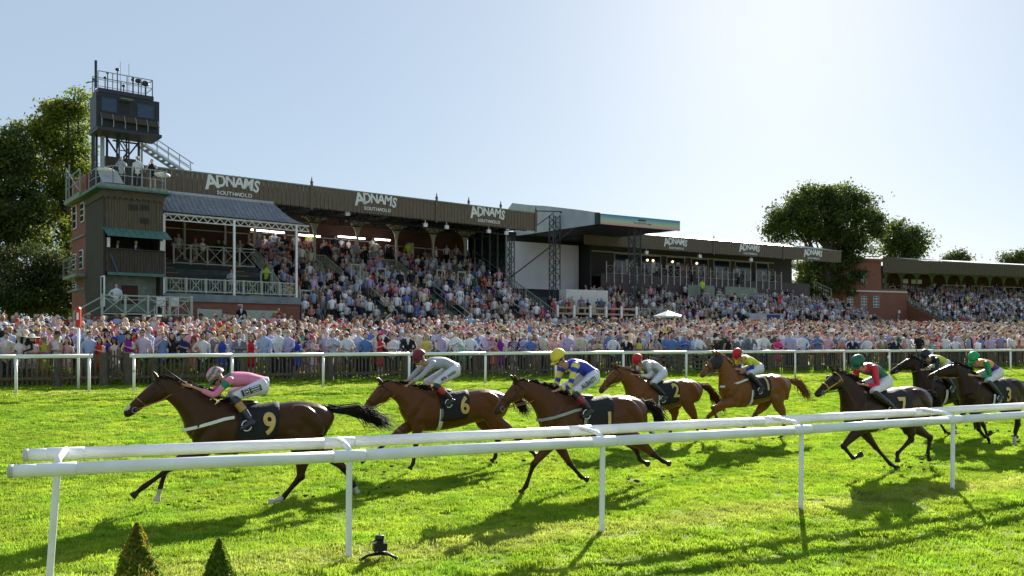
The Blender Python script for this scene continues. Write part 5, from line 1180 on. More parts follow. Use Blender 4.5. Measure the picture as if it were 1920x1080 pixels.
    # print on the thigh, wrapped round the leg
    k0 = Vector(P(kn,.255)); h0 = Vector(P((hp[0]+.02,hp[1]-.02),.10)); dv = k0-h0; du = dv.normalized(); vv_ = Vector((0,0,1)); vv_ = (vv_-du*vv_.dot(du)).normalized(); nn = du.cross(vv_); nn = nn if nn.y > 0 else -nn
    def TH(u, h, e=.012):
        m_ = Vector(P((hp[0]*.5+kn[0]*.5,hp[1]*.5+kn[1]*.5),.19)); c_ = h0*((1-u)*(1-2*u))+m_*(4*u*(1-u))+k0*(u*(2*u-1)); r_ = float(np.interp(u, [0,.5,1], [.118,.092,.068])); a_ = h/r_
        return tuple(c_+nn*((r_+e)*math.cos(a_))+vv_*((r_+e)*math.sin(a_)))
    if j.get('text'):
        me = text_mesh(j['text'], 1.0, M['navy'], 0, .02, .15); co = getco(me); w_ = co[:,0].max()-co[:,0].min(); tl = dv.length; sc_ = .60/w_
        me.vertices.foreach_set('co', np.array([TH(.50-p[0]*sc_, (p[1]-.3)*sc_*tl*1.15+.02) for p in co], np.float32).ravel()); me.update(); o = link_mesh('leg_lettering', me, t); o['kind'] = 'stuff'
    if j.get('dot'):
        mb = MB(); mb.poly([TH(.66+.03*math.cos(a), .02+.016*math.sin(a), .016) for a in np.linspace(0, 2*math.pi, 12, endpoint=False)]); mb.build('red_dot', M['red'], None).parent = t
    if j.get('patch'):
        def pg(u0, u1, h0_, h1, e):
            mb = MB(); N1 = 7
            for i in range(N1):
                for q in range(3):
                    a, b = u0+(u1-u0)*i/N1, u0+(u1-u0)*(i+1)/N1; c_, d = h0_+(h1-h0_)*q/3, h0_+(h1-h0_)*(q+1)/3; mb.poly([TH(a,c_,e),TH(b,c_,e),TH(b,d,e),TH(a,d,e)])
            return mb
        pb = pg(.22,.82,-.025,.06,.012).build('leg_patch', M['navy'], None); pb.parent = t
        for (u0,u1,a,b) in ((.27,.55,.040,.050),(.27,.55,.012,.022),(.29,.53,-.014,-.006),(.60,.76,.045,.051),(.60,.76,-.014,-.008),(.60,.615,-.014,.051),(.745,.76,-.014,.051),(.64,.72,.012,.026)):
            pg(u0,u1,a,b,.016).build('white_bar', M['letter'], None).parent = pb
    return t
def const(c): return lambda co, nm=None, tt_=None: np.tile(np.array(c, float), (len(co),1))
def HF(px, Z): return Frame((px-960)*Z/FPX, Z, 205.6)
PINK=(.72,.22,.36); GRN=(.01,.20,.09); GREY=(.40,.40,.46); BLU=(.02,.04,.42); YEL=(.72,.62,.10); RED=(.55,.015,.03); NAVY=(.012,.018,.05)
def silk1(co, nm, t):
    c = np.tile(PINK, (len(co),1)); a = (nm != 'trunk'); c[a&(t > .34)&(t < .46)] = GRN; c[(nm == 'trunk')&(t > .80)] = GRN; return c
def cap1(lc):
    v = lc[:,0]*.35+lc[:,2]+lc[:,1]*0; c = np.tile((.74,.26,.40), (len(lc),1)); c[(np.floor(v/.034) % 2) == 0] = GRN; return c
def silk2(co, nm, t): c = np.tile(GREY, (len(co),1)); return c
def silk3(co, nm, t):
    c = np.tile(BLU, (len(co),1)); a = (nm != 'trunk'); c[a&((np.floor(t*9) % 2) == 0)] = YEL; c[(nm == 'trunk')&(co[:,2] < co[:,0]*.55+.33)&(t > .1)&(t < .95)&(np.abs(co[:,1]) < .13)] = YEL; return c
def silk4(co, nm, t):
    c = np.tile(GREY, (len(co),1)); a = (nm != 'trunk'); c[a] = (.62,.60,.66); c[a&(np.abs(t-.5) < .06)] = GREY; c[(nm == 'trunk')&(np.abs(np.abs(co[:,1])-.14) < .015)] = (.65,.65,.68); return c
def silk5(co, nm, t):
    c = np.tile((.66,.68,.04), (len(co),1)); a = (nm != 'trunk'); c[a&(t > .5)] = BLU; c[a&(t < .3)&((np.floor(t*12) % 2) == 0)] = BLU; c[(nm == 'trunk')&(t > .86)] = (.70,.55,.03); return c
def silk6(co, nm, t): c = np.tile((.008,.13,.075), (len(co),1)); c[nm != 'trunk'] = (.58,.012,.05); c[(nm == 'trunk')&(t > .83)] = (.58,.012,.05); return c
def silk7(co, nm, t): c = np.tile((.55,.62,.03), (len(co),1)); c[nm != 'trunk'] = (.012,.02,.04); c[(nm == 'trunk')&(t > .75)] = (.012,.02,.04); return c
def silk8(co, nm, t):
    c = np.tile((.75,.30,.06), (len(co),1)); c[nm != 'trunk'] = (.005,.28,.09); m = nm == 'trunk'; c[m&(t < .45)&(co[:,2] > .13)] = (.10,.02,.25); c[m&(t > .75)&(co[:,2] < .43)] = (.10,.02,.25); return c
HD = [
 dict(n=1, fr=HF(440,12.5), xc=.66, xb=-1.42, zw=1.53, zc=1.50, poll=(1.03,0,1.90), nose=(1.50,0,1.41), col=(.050,.023,.011), num='9', nx=.03, nz=1.2, breast='white', bz=1.17, noseband='tan', tail=(-2.40,1.08), slant=.02, girth='leather', star=.86,
  nf=[(.88,.62),(1.24,.37),(1.38,.25)], ff=[(.93,.56),(1.01,.28),(1.05,.12)], nh=[(-.93,.38),(-.66,.07),(-.46,.02),(-.93,.86)], fh=[(-1.66,.42),(-1.84,.10),(-1.88,.0),(-1.15,.86)], sock=((-.5,.03,.17),(1.03,.17,.13),(-1.87,.02,.1)),
  label='very dark bay racehorse leading at left, white breast girth and white feet, head stretched out'),
 dict(n=2, fr=HF(810,15.9), gz=.04, xc=.60, xb=-1.55, zw=1.47, zc=1.45, poll=(.97,0,1.64), nose=(1.40,0,1.05), col=(.115,.043,.017), num='6', nz=1.18, tail=(-1.98,1.0), slant=.0, sock=(),
  nf=[(.36,.48),(.41,.13),(.48,.02)], ff=[(.85,.50),(1.12,.28),(1.33,.18)], nh=[(-1.72,.47),(-2.0,.22),(-2.12,.12),(-1.2,.86)], fh=[(-1.42,.44),(-1.36,.10),(-1.27,.02),(-1.1,.85)],
  label='bay racehorse carrying the black cloth numbered 6, second from the left'),
 dict(n=3, fr=HF(1085,14.0), gz=-.03, xc=.72, xb=-1.28, zw=1.56, zc=1.53, poll=(1.13,0,1.83), nose=(1.55,0,1.33), col=(.085,.033,.015), num='1', nz=1.13, nx=.02, breast='steel', bz=1.2, tail=(-1.72,1.02), slant=-.02,
  nf=[(.90,.48),(1.03,.14),(1.13,.04)], ff=[(.10,.42),(-.13,.17),(-.25,.12),(.40,.9)], nh=[(-1.37,.52),(-1.58,.38),(-1.72,.33)], fh=[(-1.22,.58),(-1.30,.38),(-1.48,.30)],
  label='bay racehorse under the yellow-capped jockey, front leg reaching for the turf'),
 dict(n=4, fr=HF(1222,20), xc=.66, xb=-1.40, zw=1.50, zc=1.50, poll=(.99,0,1.83), nose=(1.46,0,1.28), col=(.16,.058,.020), num='2', nz=1.26, tail=(-2.1,.75), slant=.02, hair='brown_hair', sock=((.02,.03,.16),),
  nf=[(.25,.45),(-.02,.12),(.05,.02),(.38,.9)], ff=[(.95,.62),(.78,.36),(.60,.40)], nh=[(-1.18,.45),(-1.25,.11),(-1.20,.02)], fh=[(-.75,.50),(-.62,.2),(-.5,.12),(-.75,.85)],
  label='light bay racehorse with cloth numbered 2, ridden by the red-capped jockey in grey'),
 dict(n=5, fr=HF(1405,20.5), gz=.0, xc=.83, xb=-1.22, zw=1.60, zc=1.60, poll=(.99,0,2.12), nose=(1.48,0,1.62), col=(.20,.075,.024), plain=True, num='1', nz=1.40, breast='white', bz=1.36, tail=(-1.95,1.02), hair='chestnut_hair', hood=True, slant=.02, dark=(.05,.02,.012),
  nf=[(1.20,.85),(1.08,.60),(.96,.50)], ff=[(1.12,.62),(1.22,.33),(1.27,.22)], fh=[(-.32,.62),(-.02,.38),(.12,.26),(-.62,.9)], nh=[(-.97,.50),(-.88,.12),(-.80,.02)],
  label='chestnut racehorse with dark hood and pale flicking tail, furthest back in the middle'),
 dict(n=6, fr=HF(1645,15.5), xc=.79, xb=-1.32, zw=1.53, zc=1.57, poll=(1.0,0,1.88), nose=(1.52,0,1.50), col=(.024,.014,.010), num='7', nz=1.24, nx=.05, bridle='yellow', noseband='yellow', blinker=True, tail=(-1.65,1.05), slant=.12,
  nf=[(.98,.56),(.73,.33),(.52,.40)], ff=[(-.10,.46),(-.48,.12),(-.68,.03),(.30,.88)], nh=[(-.70,.60),(-.34,.36),(-.36,.20),(-.62,.88)], fh=[(-1.58,.56),(-1.50,.24),(-1.56,.12)],
  label='black-brown racehorse with yellow bridle straps and blinkers, nearest on the right'),
 dict(n=7, fr=HF(1775,21.5), xc=1.05, xb=-1.05, zw=1.55, zc=1.55, poll=(1.20,-.05,2.03), nose=(1.72,-.25,1.66), col=(.014,.010,.009), tail=(-1.6,1.0), rein='tan', num='',
  nf=[(1.2,.55),(.95,.33),(.75,.40)], ff=[(.2,.46),(-.1,.12),(-.3,.03),(.6,.88)], nh=[(-.45,.60),(-.1,.36),(-.12,.20),(-.35,.88)], fh=[(-1.3,.56),(-1.25,.24),(-1.3,.12)],
  label='near-black racehorse half hidden behind the green-capped rider\'s horse'),
 dict(n=8, fr=HF(1850,19.5), xc=.82, xb=-1.25, zw=1.56, zc=1.56, poll=(.92,-.08,1.93), nose=(1.48,-.38,1.62), col=(.024,.014,.011), num='3', nz=1.2, tail=(-1.9,1.1), slant=.03, sock=((-.78,.05,.16),),
  nf=[(.45,.42),(.2,.22),(.0,.34)], ff=[(-.08,.46),(-.24,.12),(-.27,.01),(.35,.9)], nh=[(-.90,.48),(-.76,.14),(-.80,.02)], fh=[(-1.30,.55),(-1.2,.25),(-1.27,.12)],
  label='dark brown racehorse at the right edge under the bright green cap'),
]
JD = [
 dict(helm=(.26,1.885), sh=(.10,1.83), hip=(-.42,1.76), elb=(.31,1.64), hand=(.66,1.78), knee=(.05,1.60), ank=(-.17,1.27), arch=.05, face=(.78,0,-.62), silk=silk1, cap=cap1, boot=(NAVY,(.42,.20,.05)), whip=(1.10,2.12), label='jockey in pink silks with green and pink striped cap, flat along the leading horse', patch=True),
 dict(helm=(.25,2.07), sh=(.06,1.95), hip=(-.46,1.84), elb=(.30,1.72), hand=(.55,1.53), knee=(.05,1.57), ank=(-.25,1.30), arch=.07, silk=silk2, cap=const((.17,.008,.035)), boot=((.012,.012,.016),(.50,.02,.03)), label='jockey in plain pale grey silks with a dark maroon cap', text='MTS  HAVEN', dot=True),
 dict(helm=(.38,2.17), sh=(.18,2.04), hip=(-.26,1.87), elb=(.30,1.72), hand=(.56,1.61), knee=(.24,1.61), ank=(.0,1.34), arch=.06, silk=silk3, cap=const((.72,.60,.05)), boot=((.012,.012,.016),(.25,.01,.05)), label='jockey in blue silks with yellow hooped sleeves and a yellow cap', text='ALBASTI'),
 dict(helm=(.40,1.97), sh=(.22,1.86), hip=(-.28,1.67), elb=(.22,1.60), hand=(.66,1.64), knee=(.17,1.42), ank=(-.13,1.14), arch=.07, silk=silk4, cap=const((.50,.01,.015)), label='jockey in grey silks with white sleeves and a bright red cap'),
 dict(helm=(.36,2.09), sh=(.22,1.97), hip=(-.26,1.77), elb=(.10,1.75), hand=(.43,1.74), knee=(.24,1.63), ank=(-.08,1.31), arch=.05, silk=silk5, cap=const((.50,.01,.015)), label='jockey in yellow silks with blue sleeves and a red cap, on the hooded chestnut'),
 dict(helm=(.48,2.02), sh=(.30,1.92), hip=(-.15,1.69), elb=(.27,1.60), hand=(.60,1.65), knee=(.40,1.50), ank=(.0,1.24), arch=.07, silk=silk6, cap=const((.008,.12,.07)), label='jockey in dark green body with crimson sleeves and dark green cap', rein='black'),
 dict(helm=(.78,2.06), sh=(.60,1.94), hip=(.08,1.84), elb=(.66,1.72), hand=(.98,1.70), knee=(.50,1.60), ank=(.2,1.3), arch=.06, silk=silk7, cap=const((.012,.018,.035)), whip=(1.28,2.32), label='jockey in yellow and black silks with a black cap, partly hidden by a horse head'),
 dict(helm=(.44,2.03), sh=(.27,1.90), hip=(-.30,1.70), elb=(.22,1.60), hand=(.66,1.64), knee=(.34,1.50), ank=(.0,1.18), arch=.07, silk=silk8, cap=const((.01,.33,.10)), label='jockey in orange and purple silks with green sleeves and bright green cap'),
]
for hd_, jd_ in zip(HD, JD):
    horse(hd_); jockey(hd_, jd_)
rs = np.random.RandomState(77); mb = MB()
for hd_ in HD:      # turf thrown up behind the hooves
    for key in ('nh','fh','ff'):
        fx, fz = hd_[key][2][:2]
        for i in range(5):
            x = fx-rs.uniform(.05,.8); x_, y_, _ = hd_['fr'].w(x, rs.uniform(-.3,.3)); z = max(.05, rs.uniform(.05,.4)*(1 if i < 2 else .2)); r_ = rs.uniform(.012,.035); mb.ball((x_,y_,z), r_*1.5, r_, r_*.7, 6, 4)
o = mb.build('turf_clods', mat('wet_turf', (.035,.03,.012), .9, .4, 30, col2=(.07,.11,.02)), None, kind='stuff'); tag(o, 'small clods of turf thrown up behind the galloping hooves', 'turf clods')
# remote camera on a low ground stand beside the second post
rc = thing('camera', 'black remote camera on a low spread stand on the grass by the second rail post', 'camera', Frame(pixg(712, 9.2), 9.2, 20), (0,0,0), None); rc.location.z = .065; rc.scale = (.95,.95,.82)
mb = MB(); mb.box(-.075,.075,-.06,.04,.10,.20).box(-.03,.035,-.05,.03,.2,.235); mb.build('camera_body', M['black'], rc)
MB().tube([(0,.04,.15),(0,.10,.155),(0,.17,.16)], [.042,.042,.05], 14).build('lens', M['dark'], rc, True)
mb = MB().box(-.05,.04,-.04,.02,.235,.30); mb.tube([(-.005,-.01,.30),(-.005,-.01,.345)], .004, 5); mb.ball((.025,-.01,.275), .028, .02, .03, 8, 6); mb.build('radio_trigger', M['dark'], rc, True)
MB().tube([(0,0,.05),(0,0,.11)], .025, 10).build('ball_head', M['dark'], rc, True)
for (x, y) in ((-.22,-.02),(.17,-.10),(.12,.13)): mb = MB(); mb.tube([(0,0,.06),(x*.6,y*.6,.05),(x,y,.005)], [.024,.018,.02], 7); mb.ball((x,y,.01), .024, n=7, m=5); mb.build('leg', M['black'], rc, True)
MB().tube([(-.03,-.03,.26),(-.12,-.05,.22),(-.15,-.06,.10),(-.10,-.06,.07),(-.04,-.03,.10)], .004, 5).build('cable', M['black'], rc, True)
# ---------------- spectators ----------------
LX = (1,0,0)
def human(pose, female, low=False):
    k = 1 if low else 3; n = 6 if low else 10; c = lambda nm, p, rp, rl=None, nn=None: chain(nm, p, rp, rl, k, LX, nn or n)
    sw = .17 if female else .20; ch = []
    seat = pose == 'sit'
    if seat:
        tz = -.42
        for s in (1,-1): ch.append(c('leg', [(s*.09,0,.47),(s*.11,.40,.50),(s*.11,.42,.1)], [.085,.06,.045], None, 5 if low else None))
    else:
        tz = 0
        if female:
            for s in (1,-1): ch.append(c('bare', [(s*.08,0,.6),(s*.08,0,.3),(s*.08,.0,.06)]+([] if low else [(s*.09,.12,.03)]), [.075,.055,.04]+([] if low else [.03]), None, 4 if low else None))
        else:
            for s in (1,-1): ch.append(c('leg', [(s*.09,0,.9),(s*.10,0,.48),(s*.11,0,.06)]+([] if low else [(s*.11,.15,.04)]), [.095,.07,.055]+([] if low else [.04]), None, 4 if low else None))
    if female: ch.append(c('top', [(0,0,.52 if not seat else .9+tz),(0,0,.85+tz*.9),(0,0,1.08+tz),(0,0,1.28+tz),(0,0,1.40+tz),(0,0,1.45+tz)], [.14,.13,.095,.12,.09,.05], [.20,.175,.125,.155,.15,.06]))
    else:
        ch.append(c('top', [(0,0,.86+tz),(0,0,1.05+tz),(0,0,1.25+tz),(0,0,1.42+tz),(0,0,1.47+tz)], [.12,.12,.125,.10,.05], [.165,.155,.185,.18,.08]))
    hz = 1.62+tz
    ch.append(c('face', [(0,0,1.42+tz),(0,.01,1.52+tz)], [.055,.05], None, 6)); ch.append(c('face', [(0,.02,hz-.11),(0,.022,hz-.06),(0,.016,hz),(0,-.0,hz+.07),(0,-.01,hz+.11)], [.045,.09,.104,.084,.03], [.04,.068,.08,.066,.03], 8))
    if not low: ch.append(c('face', [(0,.10,hz+.01),(0,.122,hz-.025),(0,.10,hz-.035)], [.012,.016,.012]))
    sh = 1.38+tz
    A = {'down': [((sw,0,sh),(sw+.07,-.02,1.12+tz),(sw+.04,.08,.86+tz))]*2,
         'fold': [((sw,0,sh),(sw+.06,.02,1.12+tz),(-.05,.19,1.14+tz))]*2,
         'clap': [((sw,0,sh),(sw+.07,.05,1.14+tz),(.02,.26,1.25+tz))]*2,
         'brow': [((sw,0,sh),(sw+.16,.12,1.36+tz),(.07,.15,1.66+tz)), ((sw,0,sh),(sw+.07,-.02,1.12+tz),(sw+.02,.1,.9+tz))],
         'lean': [((sw,0,sh),(sw+.10,.12,1.12+tz),(.10,.34,1.02+tz))]*2,
         'phone': [((sw,0,sh),(sw+.08,.12,1.16+tz),(.05,.28,1.52+tz))]*2,
         'hip': [((sw,0,sh),(sw+.19,-.05,1.14+tz),(.15,.06,1.0+tz)), ((sw,0,sh),(sw+.07,-.02,1.12+tz),(sw+.04,.08,.86+tz))],
         'sit': [((sw,0,sh),(sw+.06,.03,1.10+tz),(.08,.28,1.02+tz))]*2}[pose]
    for s, (a, b, e) in zip((1,-1), A):
        a, b, e = [np.array((p[0]*s, p[1], p[2])) for p in (a, b, e)]
        ch.append(c('sleeve', [tuple(a), tuple(a*.45+b*.55)] if low else [tuple(a), tuple((a+b)/2), tuple(b)], [.06,.05] if low else [.062,.052,.044], None, 4 if low else None))
        ch.append(c('fore', [tuple(a*.45+b*.55), tuple(b), tuple(e)] if low else [tuple(b), tuple((b+e)/2), tuple(e)], [.048,.042,.03] if low else [.042,.036,.027], None, 4 if low else None))
        if not low: d = (e-b)/np.linalg.norm(e-b); ch.append(c('hand', [tuple(e-d*.01), tuple(e+d*.05), tuple(e+d*.11)], [.026,.033,.02], [.02,.02,.014]))
    return ch
TOPS_M = [('crisp white shirt',(.72,.72,.74)),('open white shirt',(.70,.70,.72)),('white shirt',(.62,.62,.64)),('pale blue shirt',(.34,.42,.62)),('navy suit jacket',(.018,.022,.045)),('black suit',(.014,.014,.016)),('pink shirt',(.62,.34,.40)),('grey suit',(.16,.16,.18)),('cream linen jacket',(.52,.45,.34)),('blue shirt',(.10,.18,.40)),('lilac shirt',(.46,.38,.60)),('tan jacket',(.28,.20,.13)),('checked lavender shirt',(.38,.36,.52)),('dark green polo shirt',(.03,.08,.05)),('striped white shirt',(.50,.52,.60))]
TOPS_F = [('ivory dress',(.72,.68,.60)),('black and white dress',(.25,.25,.26)),('red dress',(.52,.025,.02)),('cream dress',(.60,.54,.44)),('coral dress',(.58,.20,.15)),('black dress',(.015,.015,.017)),('floral pink dress',(.60,.28,.33)),('white dress',(.66,.64,.63)),('royal blue dress',(.03,.06,.38)),('purple dress',(.20,.02,.28)),('yellow dress',(.58,.50,.10)),('navy spotted dress',(.04,.05,.12)),('dusty rose dress',(.48,.26,.25)),('mint dress',(.25,.48,.40)),('hot pink dress',(.65,.05,.22)),('beige dress',(.42,.33,.25)),('turquoise dress',(.05,.35,.38))]
HAIRC = [(.42,.38,.34),(.62,.57,.50),(.09,.05,.03),(.17,.09,.05),(.60,.42,.20),(.03,.022,.018),(.66,.50,.28),(.05,.03,.02),(.10,.06,.04),(.02,.016,.014)]
SKINS = [(.52,.35,.27),(.60,.43,.34),(.47,.30,.22),(.56,.39,.30),(.30,.17,.11)]
PH = {'down':'arms down','fold':'arms folded','clap':'clapping','brow':'shading eyes with one hand','lean':'leaning forward','phone':'holding up a phone','hip':'hand on hip'}
PMAT = attr_mat('spectator_clothes', .75, spec=.2, scale=22)
variants = {}
def variant(pose, fem):
    key = (pose, fem)
    if key not in variants:
        ch = human(pose, fem); me = fuse('v', ch, .030, 2); co = getco(me); ci, tt_ = regions(co, ch); nm = np.array([ch[i]['name'] for i in ci]); variants[key] = (me, co, nm, tt_)
    return variants[key]
def hair_mesh(fem, col, nm):
    mb = MB(); z = 1.62
    i0 = len(mb.V)
    n, m = 10, 6
    for i in range(m+1):
        ph = i/m*math.pi*.55
        for q in range(n):
            a = 2*math.pi*q/n; front = max(0, math.sin(a)); r_ = math.sin(ph)
            mb.V.append((.093*r_*math.cos(a), .112*r_*math.sin(a)*(1-.12*front)-.012, z+.02+.12*math.cos(ph)+.085*front*(i/m)**2))
    for i in range(m):
        for q in range(n): mb.F.append((i*n+q, i*n+(q+1)%n, (i+1)*n+(q+1)%n, (i+1)*n+q)); mb.M.append(0)
    if fem: mb.tube([(0,-.05,z+.05),(0,-.085,z-.08),(0,-.07,z-.24)], [.085,.10,.06], 8); mb.tube([(.075,-.01,z+.03),(.09,0,z-.1),(.085,.01,z-.2)], [.03,.04,.02], 6); mb.tube([(-.075,-.01,z+.03),(-.09,0,z-.1),(-.085,.01,z-.2)], [.03,.04,.02], 6)
    me = mb.mesh(nm, PMAT, smooth=True); paint(me, np.tile(col, (len(me.vertices),1))); return me
HM = {}
def hat_mesh(kind, col):
    key = (kind, col)
    if key in HM: return HM[key]
    mb = MB(); z = 1.70
    if kind in ('sun hat','straw hat','panama hat'):
        R_ = .27 if kind == 'sun hat' else .18
        mb.tube([(0,0,z-.012),(0,0,z),(0,0,z+.004)], [R_,R_*.97,.12], 16); mb.tube([(0,0,z),(0,0,z+.09),(0,0,z+.115)], [.105,.09,.05], 12)
    elif kind == 'fascinator':
        rs = np.random.RandomState(3)
        for i in range(12):
            a = rs.uniform(0,6.28); e = rs.uniform(.2,1.2); l = rs.uniform(.10,.21); mb.poly([(0,0,z+.02),(math.cos(a)*l,math.sin(a)*l,z+l*e*.8),(math.cos(a+.5)*l,math.sin(a+.5)*l,z+l*e)]); 
        mb.ball((0,0,z+.04), .09, .08, .06, 8, 5)
    else:
        mb.ball((0,-.005,z-.02), .105, .115, .085, 10, 6); mb.poly([(-.08,.08,z-.03),(.08,.08,z-.03),(.06,.18,z-.045),(-.06,.18,z-.045)])
    me = mb.mesh('hat', PMAT, smooth=kind != 'fascinator'); paint(me, np.tile(col, (len(me.vertices),1))); HM[key] = me; return me
HATS_F = [('wide red hat','sun hat',(.60,.03,.03)),('wide cream sun hat','sun hat',(.60,.52,.40)),('wide black hat','sun hat',(.015,.015,.017)),('red fascinator','fascinator',(.55,.02,.03)),('hot pink fascinator','fascinator',(.65,.04,.22)),('blue feather fascinator','fascinator',(.03,.05,.45)),('white sun hat','sun hat',(.66,.64,.6)),('coral hat','sun hat',(.62,.12,.09)),('straw hat','straw hat',(.50,.36,.18)),('yellow fascinator','fascinator',(.55,.5,.08))]
HATS_M = [('panama hat','panama hat',(.60,.55,.45)),('straw hat','straw hat',(.50,.36,.18)),('white cap','cap',(.6,.6,.6)),('navy cap','cap',(.02,.03,.08))]
LMK = [(-999,'left edge'),(38,'left of the finishing post'),(105,'just left of the finishing post'),(150,'just right of the finishing post'),(200,'behind the small gate'),(262,'above the whip tip'),(325,'above the pink rider\'s hands'),(400,'above the striped cap'),(450,'above the pink rider\'s back'),(520,'above the leading tail'),(600,'left of the maroon cap rail post'),(690,'left of the maroon cap'),(765,'above the maroon cap'),(815,'above the grey rider\'s back'),(880,'left of the yellow cap'),(960,'near left of yellow cap'),(1030,'above the yellow cap'),(1075,'above the blue rider\'s back'),(1140,'left of the first red cap'),(1195,'right of the first red cap'),(1270,'above the field gate'),(1330,'above the hooded horse'),(1380,'above the second red cap'),(1440,'right of the second red cap'),(1530,'left of the dark green cap'),(1600,'above the dark green cap'),(1660,'right of the dark green cap'),(1730,'above the black cap'),(1780,'left of the bright green cap'),(1840,'right of the bright green cap')]
used = set(); HAIRM = {}
rp = random.Random(11)
def make_person(x, y, z, row, px, spec=None, place=None, rot=None):
    for tries in range(400):
        fem = rp.random() < .5; top = rp.choice(TOPS_F if fem else TOPS_M); pose = rp.choice(['down','fold','clap','brow','lean','phone','hip','down'])
        if row == 0 and rp.random() < .5: pose = 'lean'
        hat = None
        if rp.random() < (.5 if fem else .16): hat = rp.choice(HATS_F if fem else HATS_M)
        gl = rp.random() < .4
        if spec: fem, top, pose, hat, gl = spec[:5]
        lm = [l for l in LMK if l[0] <= px][-1][1]; rw = ['front row','second row','third row','fourth row','fifth row','sixth row','seventh row','eighth row'][min(row,7)] if row is not None else ''
        lb = 'spectator in %s%s%s, %s' % (top[0], ' and '+hat[0] if hat else '', ', sunglasses' if gl and not hat else '', PH[pose])
        lb += ', '+(place if place else rw+' '+lm)
        if len(lb.replace(',', '').split()) > 16: lb = lb.replace(', sunglasses', ''); gl = gl and hat is not None
        if len(lb.replace(',', '').split()) > 16 or lb in used: 
            if spec:
                if len(lb.replace(',', '').split()) > 16: lb = lb.replace(', '+PH[pose], '')
                used.add(lb); break
            continue
        used.add(lb); break
    me0, co, nm, tt_ = variant(pose, fem); me = me0.copy(); me.name = 'person'
    skin = np.array(rp.choice(SKINS)); tc = np.array(top[1]); lc = np.array((.02,.022,.03) if rp.random() < .6 else (.15,.13,.11)); col = np.tile(skin, (len(co),1))
    col[nm == 'top'] = tc; col[nm == 'leg'] = lc; long_ = (not fem) and (('suit' in top[0]) or ('jacket' in top[0]) or rp.random() < .5) ; 
    if not fem or rp.random() < .4: col[nm == 'sleeve'] = tc
    if long_: col[nm == 'fore'] = tc
    if not fem and ('suit' in top[0] or 'jacket' in top[0]): m = (nm == 'top')&(np.abs(co[:,0]) < .01+.22*(co[:,2]-1.2))&(co[:,1] > 0)&(co[:,2] > 1.2); col[m] = (.6,.6,.62)
    if fem and ('floral' in top[0] or 'spotted' in top[0]): m = (nm == 'top')&((np.sin(co[:,0]*60)*np.sin(co[:,2]*55)) > .3); col[m] = (.7,.66,.66)
    if not fem and 'striped' in top[0]: m = ((nm == 'top')|(nm == 'sleeve'))&(np.sin(co[:,0]*90) > .2); col[m] = (.3,.36,.55)
    paint(me, col); me.materials.clear(); me.materials.append(PMAT)
    o = bpy.data.objects.new('person', me); C.objects.link(o); sc = rp.uniform(.95,1.08)*(.95 if fem else 1.03)
    o.location = (x, y, z); o.scale = (sc, sc, sc); o.rotation_euler = (0, 0, rot if rot is not None else math.pi+rp.gauss(.15,.35)); tag(o, lb, 'person', 'spectators at the rail')
    hc = rp.choice(HAIRC); bald = (not fem) and rp.random() < .15
    if not bald:
        kk = (fem, hc)
        if kk not in HAIRM: HAIRM[kk] = hair_mesh(fem, hc, 'hair')
        h = bpy.data.objects.new('hair', HAIRM[kk]); C.objects.link(h); h.parent = o
    if hat: h = bpy.data.objects.new('hat', hat_mesh(hat[1], hat[2])); C.objects.link(h); h.parent = o; h.rotation_euler = (rp.uniform(-.1,.1), rp.uniform(-.06,.06), 0)
    if gl:
        if 'g' not in HM: HM['g'] = MB().box(-.068,.068,.095,.108,1.625,1.655).mesh('sunglasses', M['black'])
        h = bpy.data.objects.new('sunglasses', HM['g']); C.objects.link(h); h.parent = o
    return o
# known faces of the front row at left, as in the photograph
PALE=('pale blue shirt',(.34,.42,.62))
KN = [(168,0,(False,PALE,'down',None,True)),(187,0,(True,('red dress',(.55,.03,.015)),'clap',None,True)),(215,0,(True,('cream dress',(.60,.52,.44)),'down',('blue feather fascinator','fascinator',(.03,.05,.45)),False)),(242,0,(True,('purple dress',(.22,.015,.30)),'clap',('wide black hat','sun hat',(.015,.015,.017)),False)),(268,0,(False,('checked pink shirt',(.55,.45,.56)),'down',None,True)),(304,0,(False,('blue shirt',(.16,.26,.48)),'phone',None,True)),(323,0,(True,('black top',(.015,.015,.017)),'down',None,False)),(342,0,(False,('navy polo shirt',(.02,.03,.09)),'clap',('wide black hat','sun hat',(.015,.015,.017)),False)),(380,0,(False,('white shirt',(.62,.62,.64)),'hip',None,False)),
      (36,0,(True,('white dress',(.66,.62,.60)),'down',('wide cream sun hat','sun hat',(.60,.52,.40)),False)),(60,0,(True,('floral pink dress',(.60,.36,.36)),'fold',('white sun hat','sun hat',(.66,.64,.6)),False)),(84,0,(True,('yellow dress',(.40,.36,.05)),'fold',None,True)),(106,0,(True,('white jacket',(.6,.58,.55)),'fold',('wide black hat','sun hat',(.04,.04,.05)),False)),(126,0,(True,('dusty rose dress',(.55,.32,.30)),'down',None,False)),
      (496,0,(False,PALE,'lean',None,False)),(540,0,(False,('lilac shirt',(.40,.36,.60)),'lean',None,True)),(587,0,(True,('floral pink dress',(.55,.3,.33)),'clap',('hot pink fascinator','fascinator',(.65,.04,.22)),True)),(650,0,(False,('white shirt',(.64,.64,.68)),'lean',None,True)),(712,0,(True,('red dress',(.5,.03,.05)),'clap',('hot pink fascinator','fascinator',(.65,.04,.22)),False)),(925,0,(True,('coral dress',(.60,.15,.13)),'lean',('coral hat','sun hat',(.62,.10,.12)),False))]
cand = []
taken = [k[0] for k in KN]
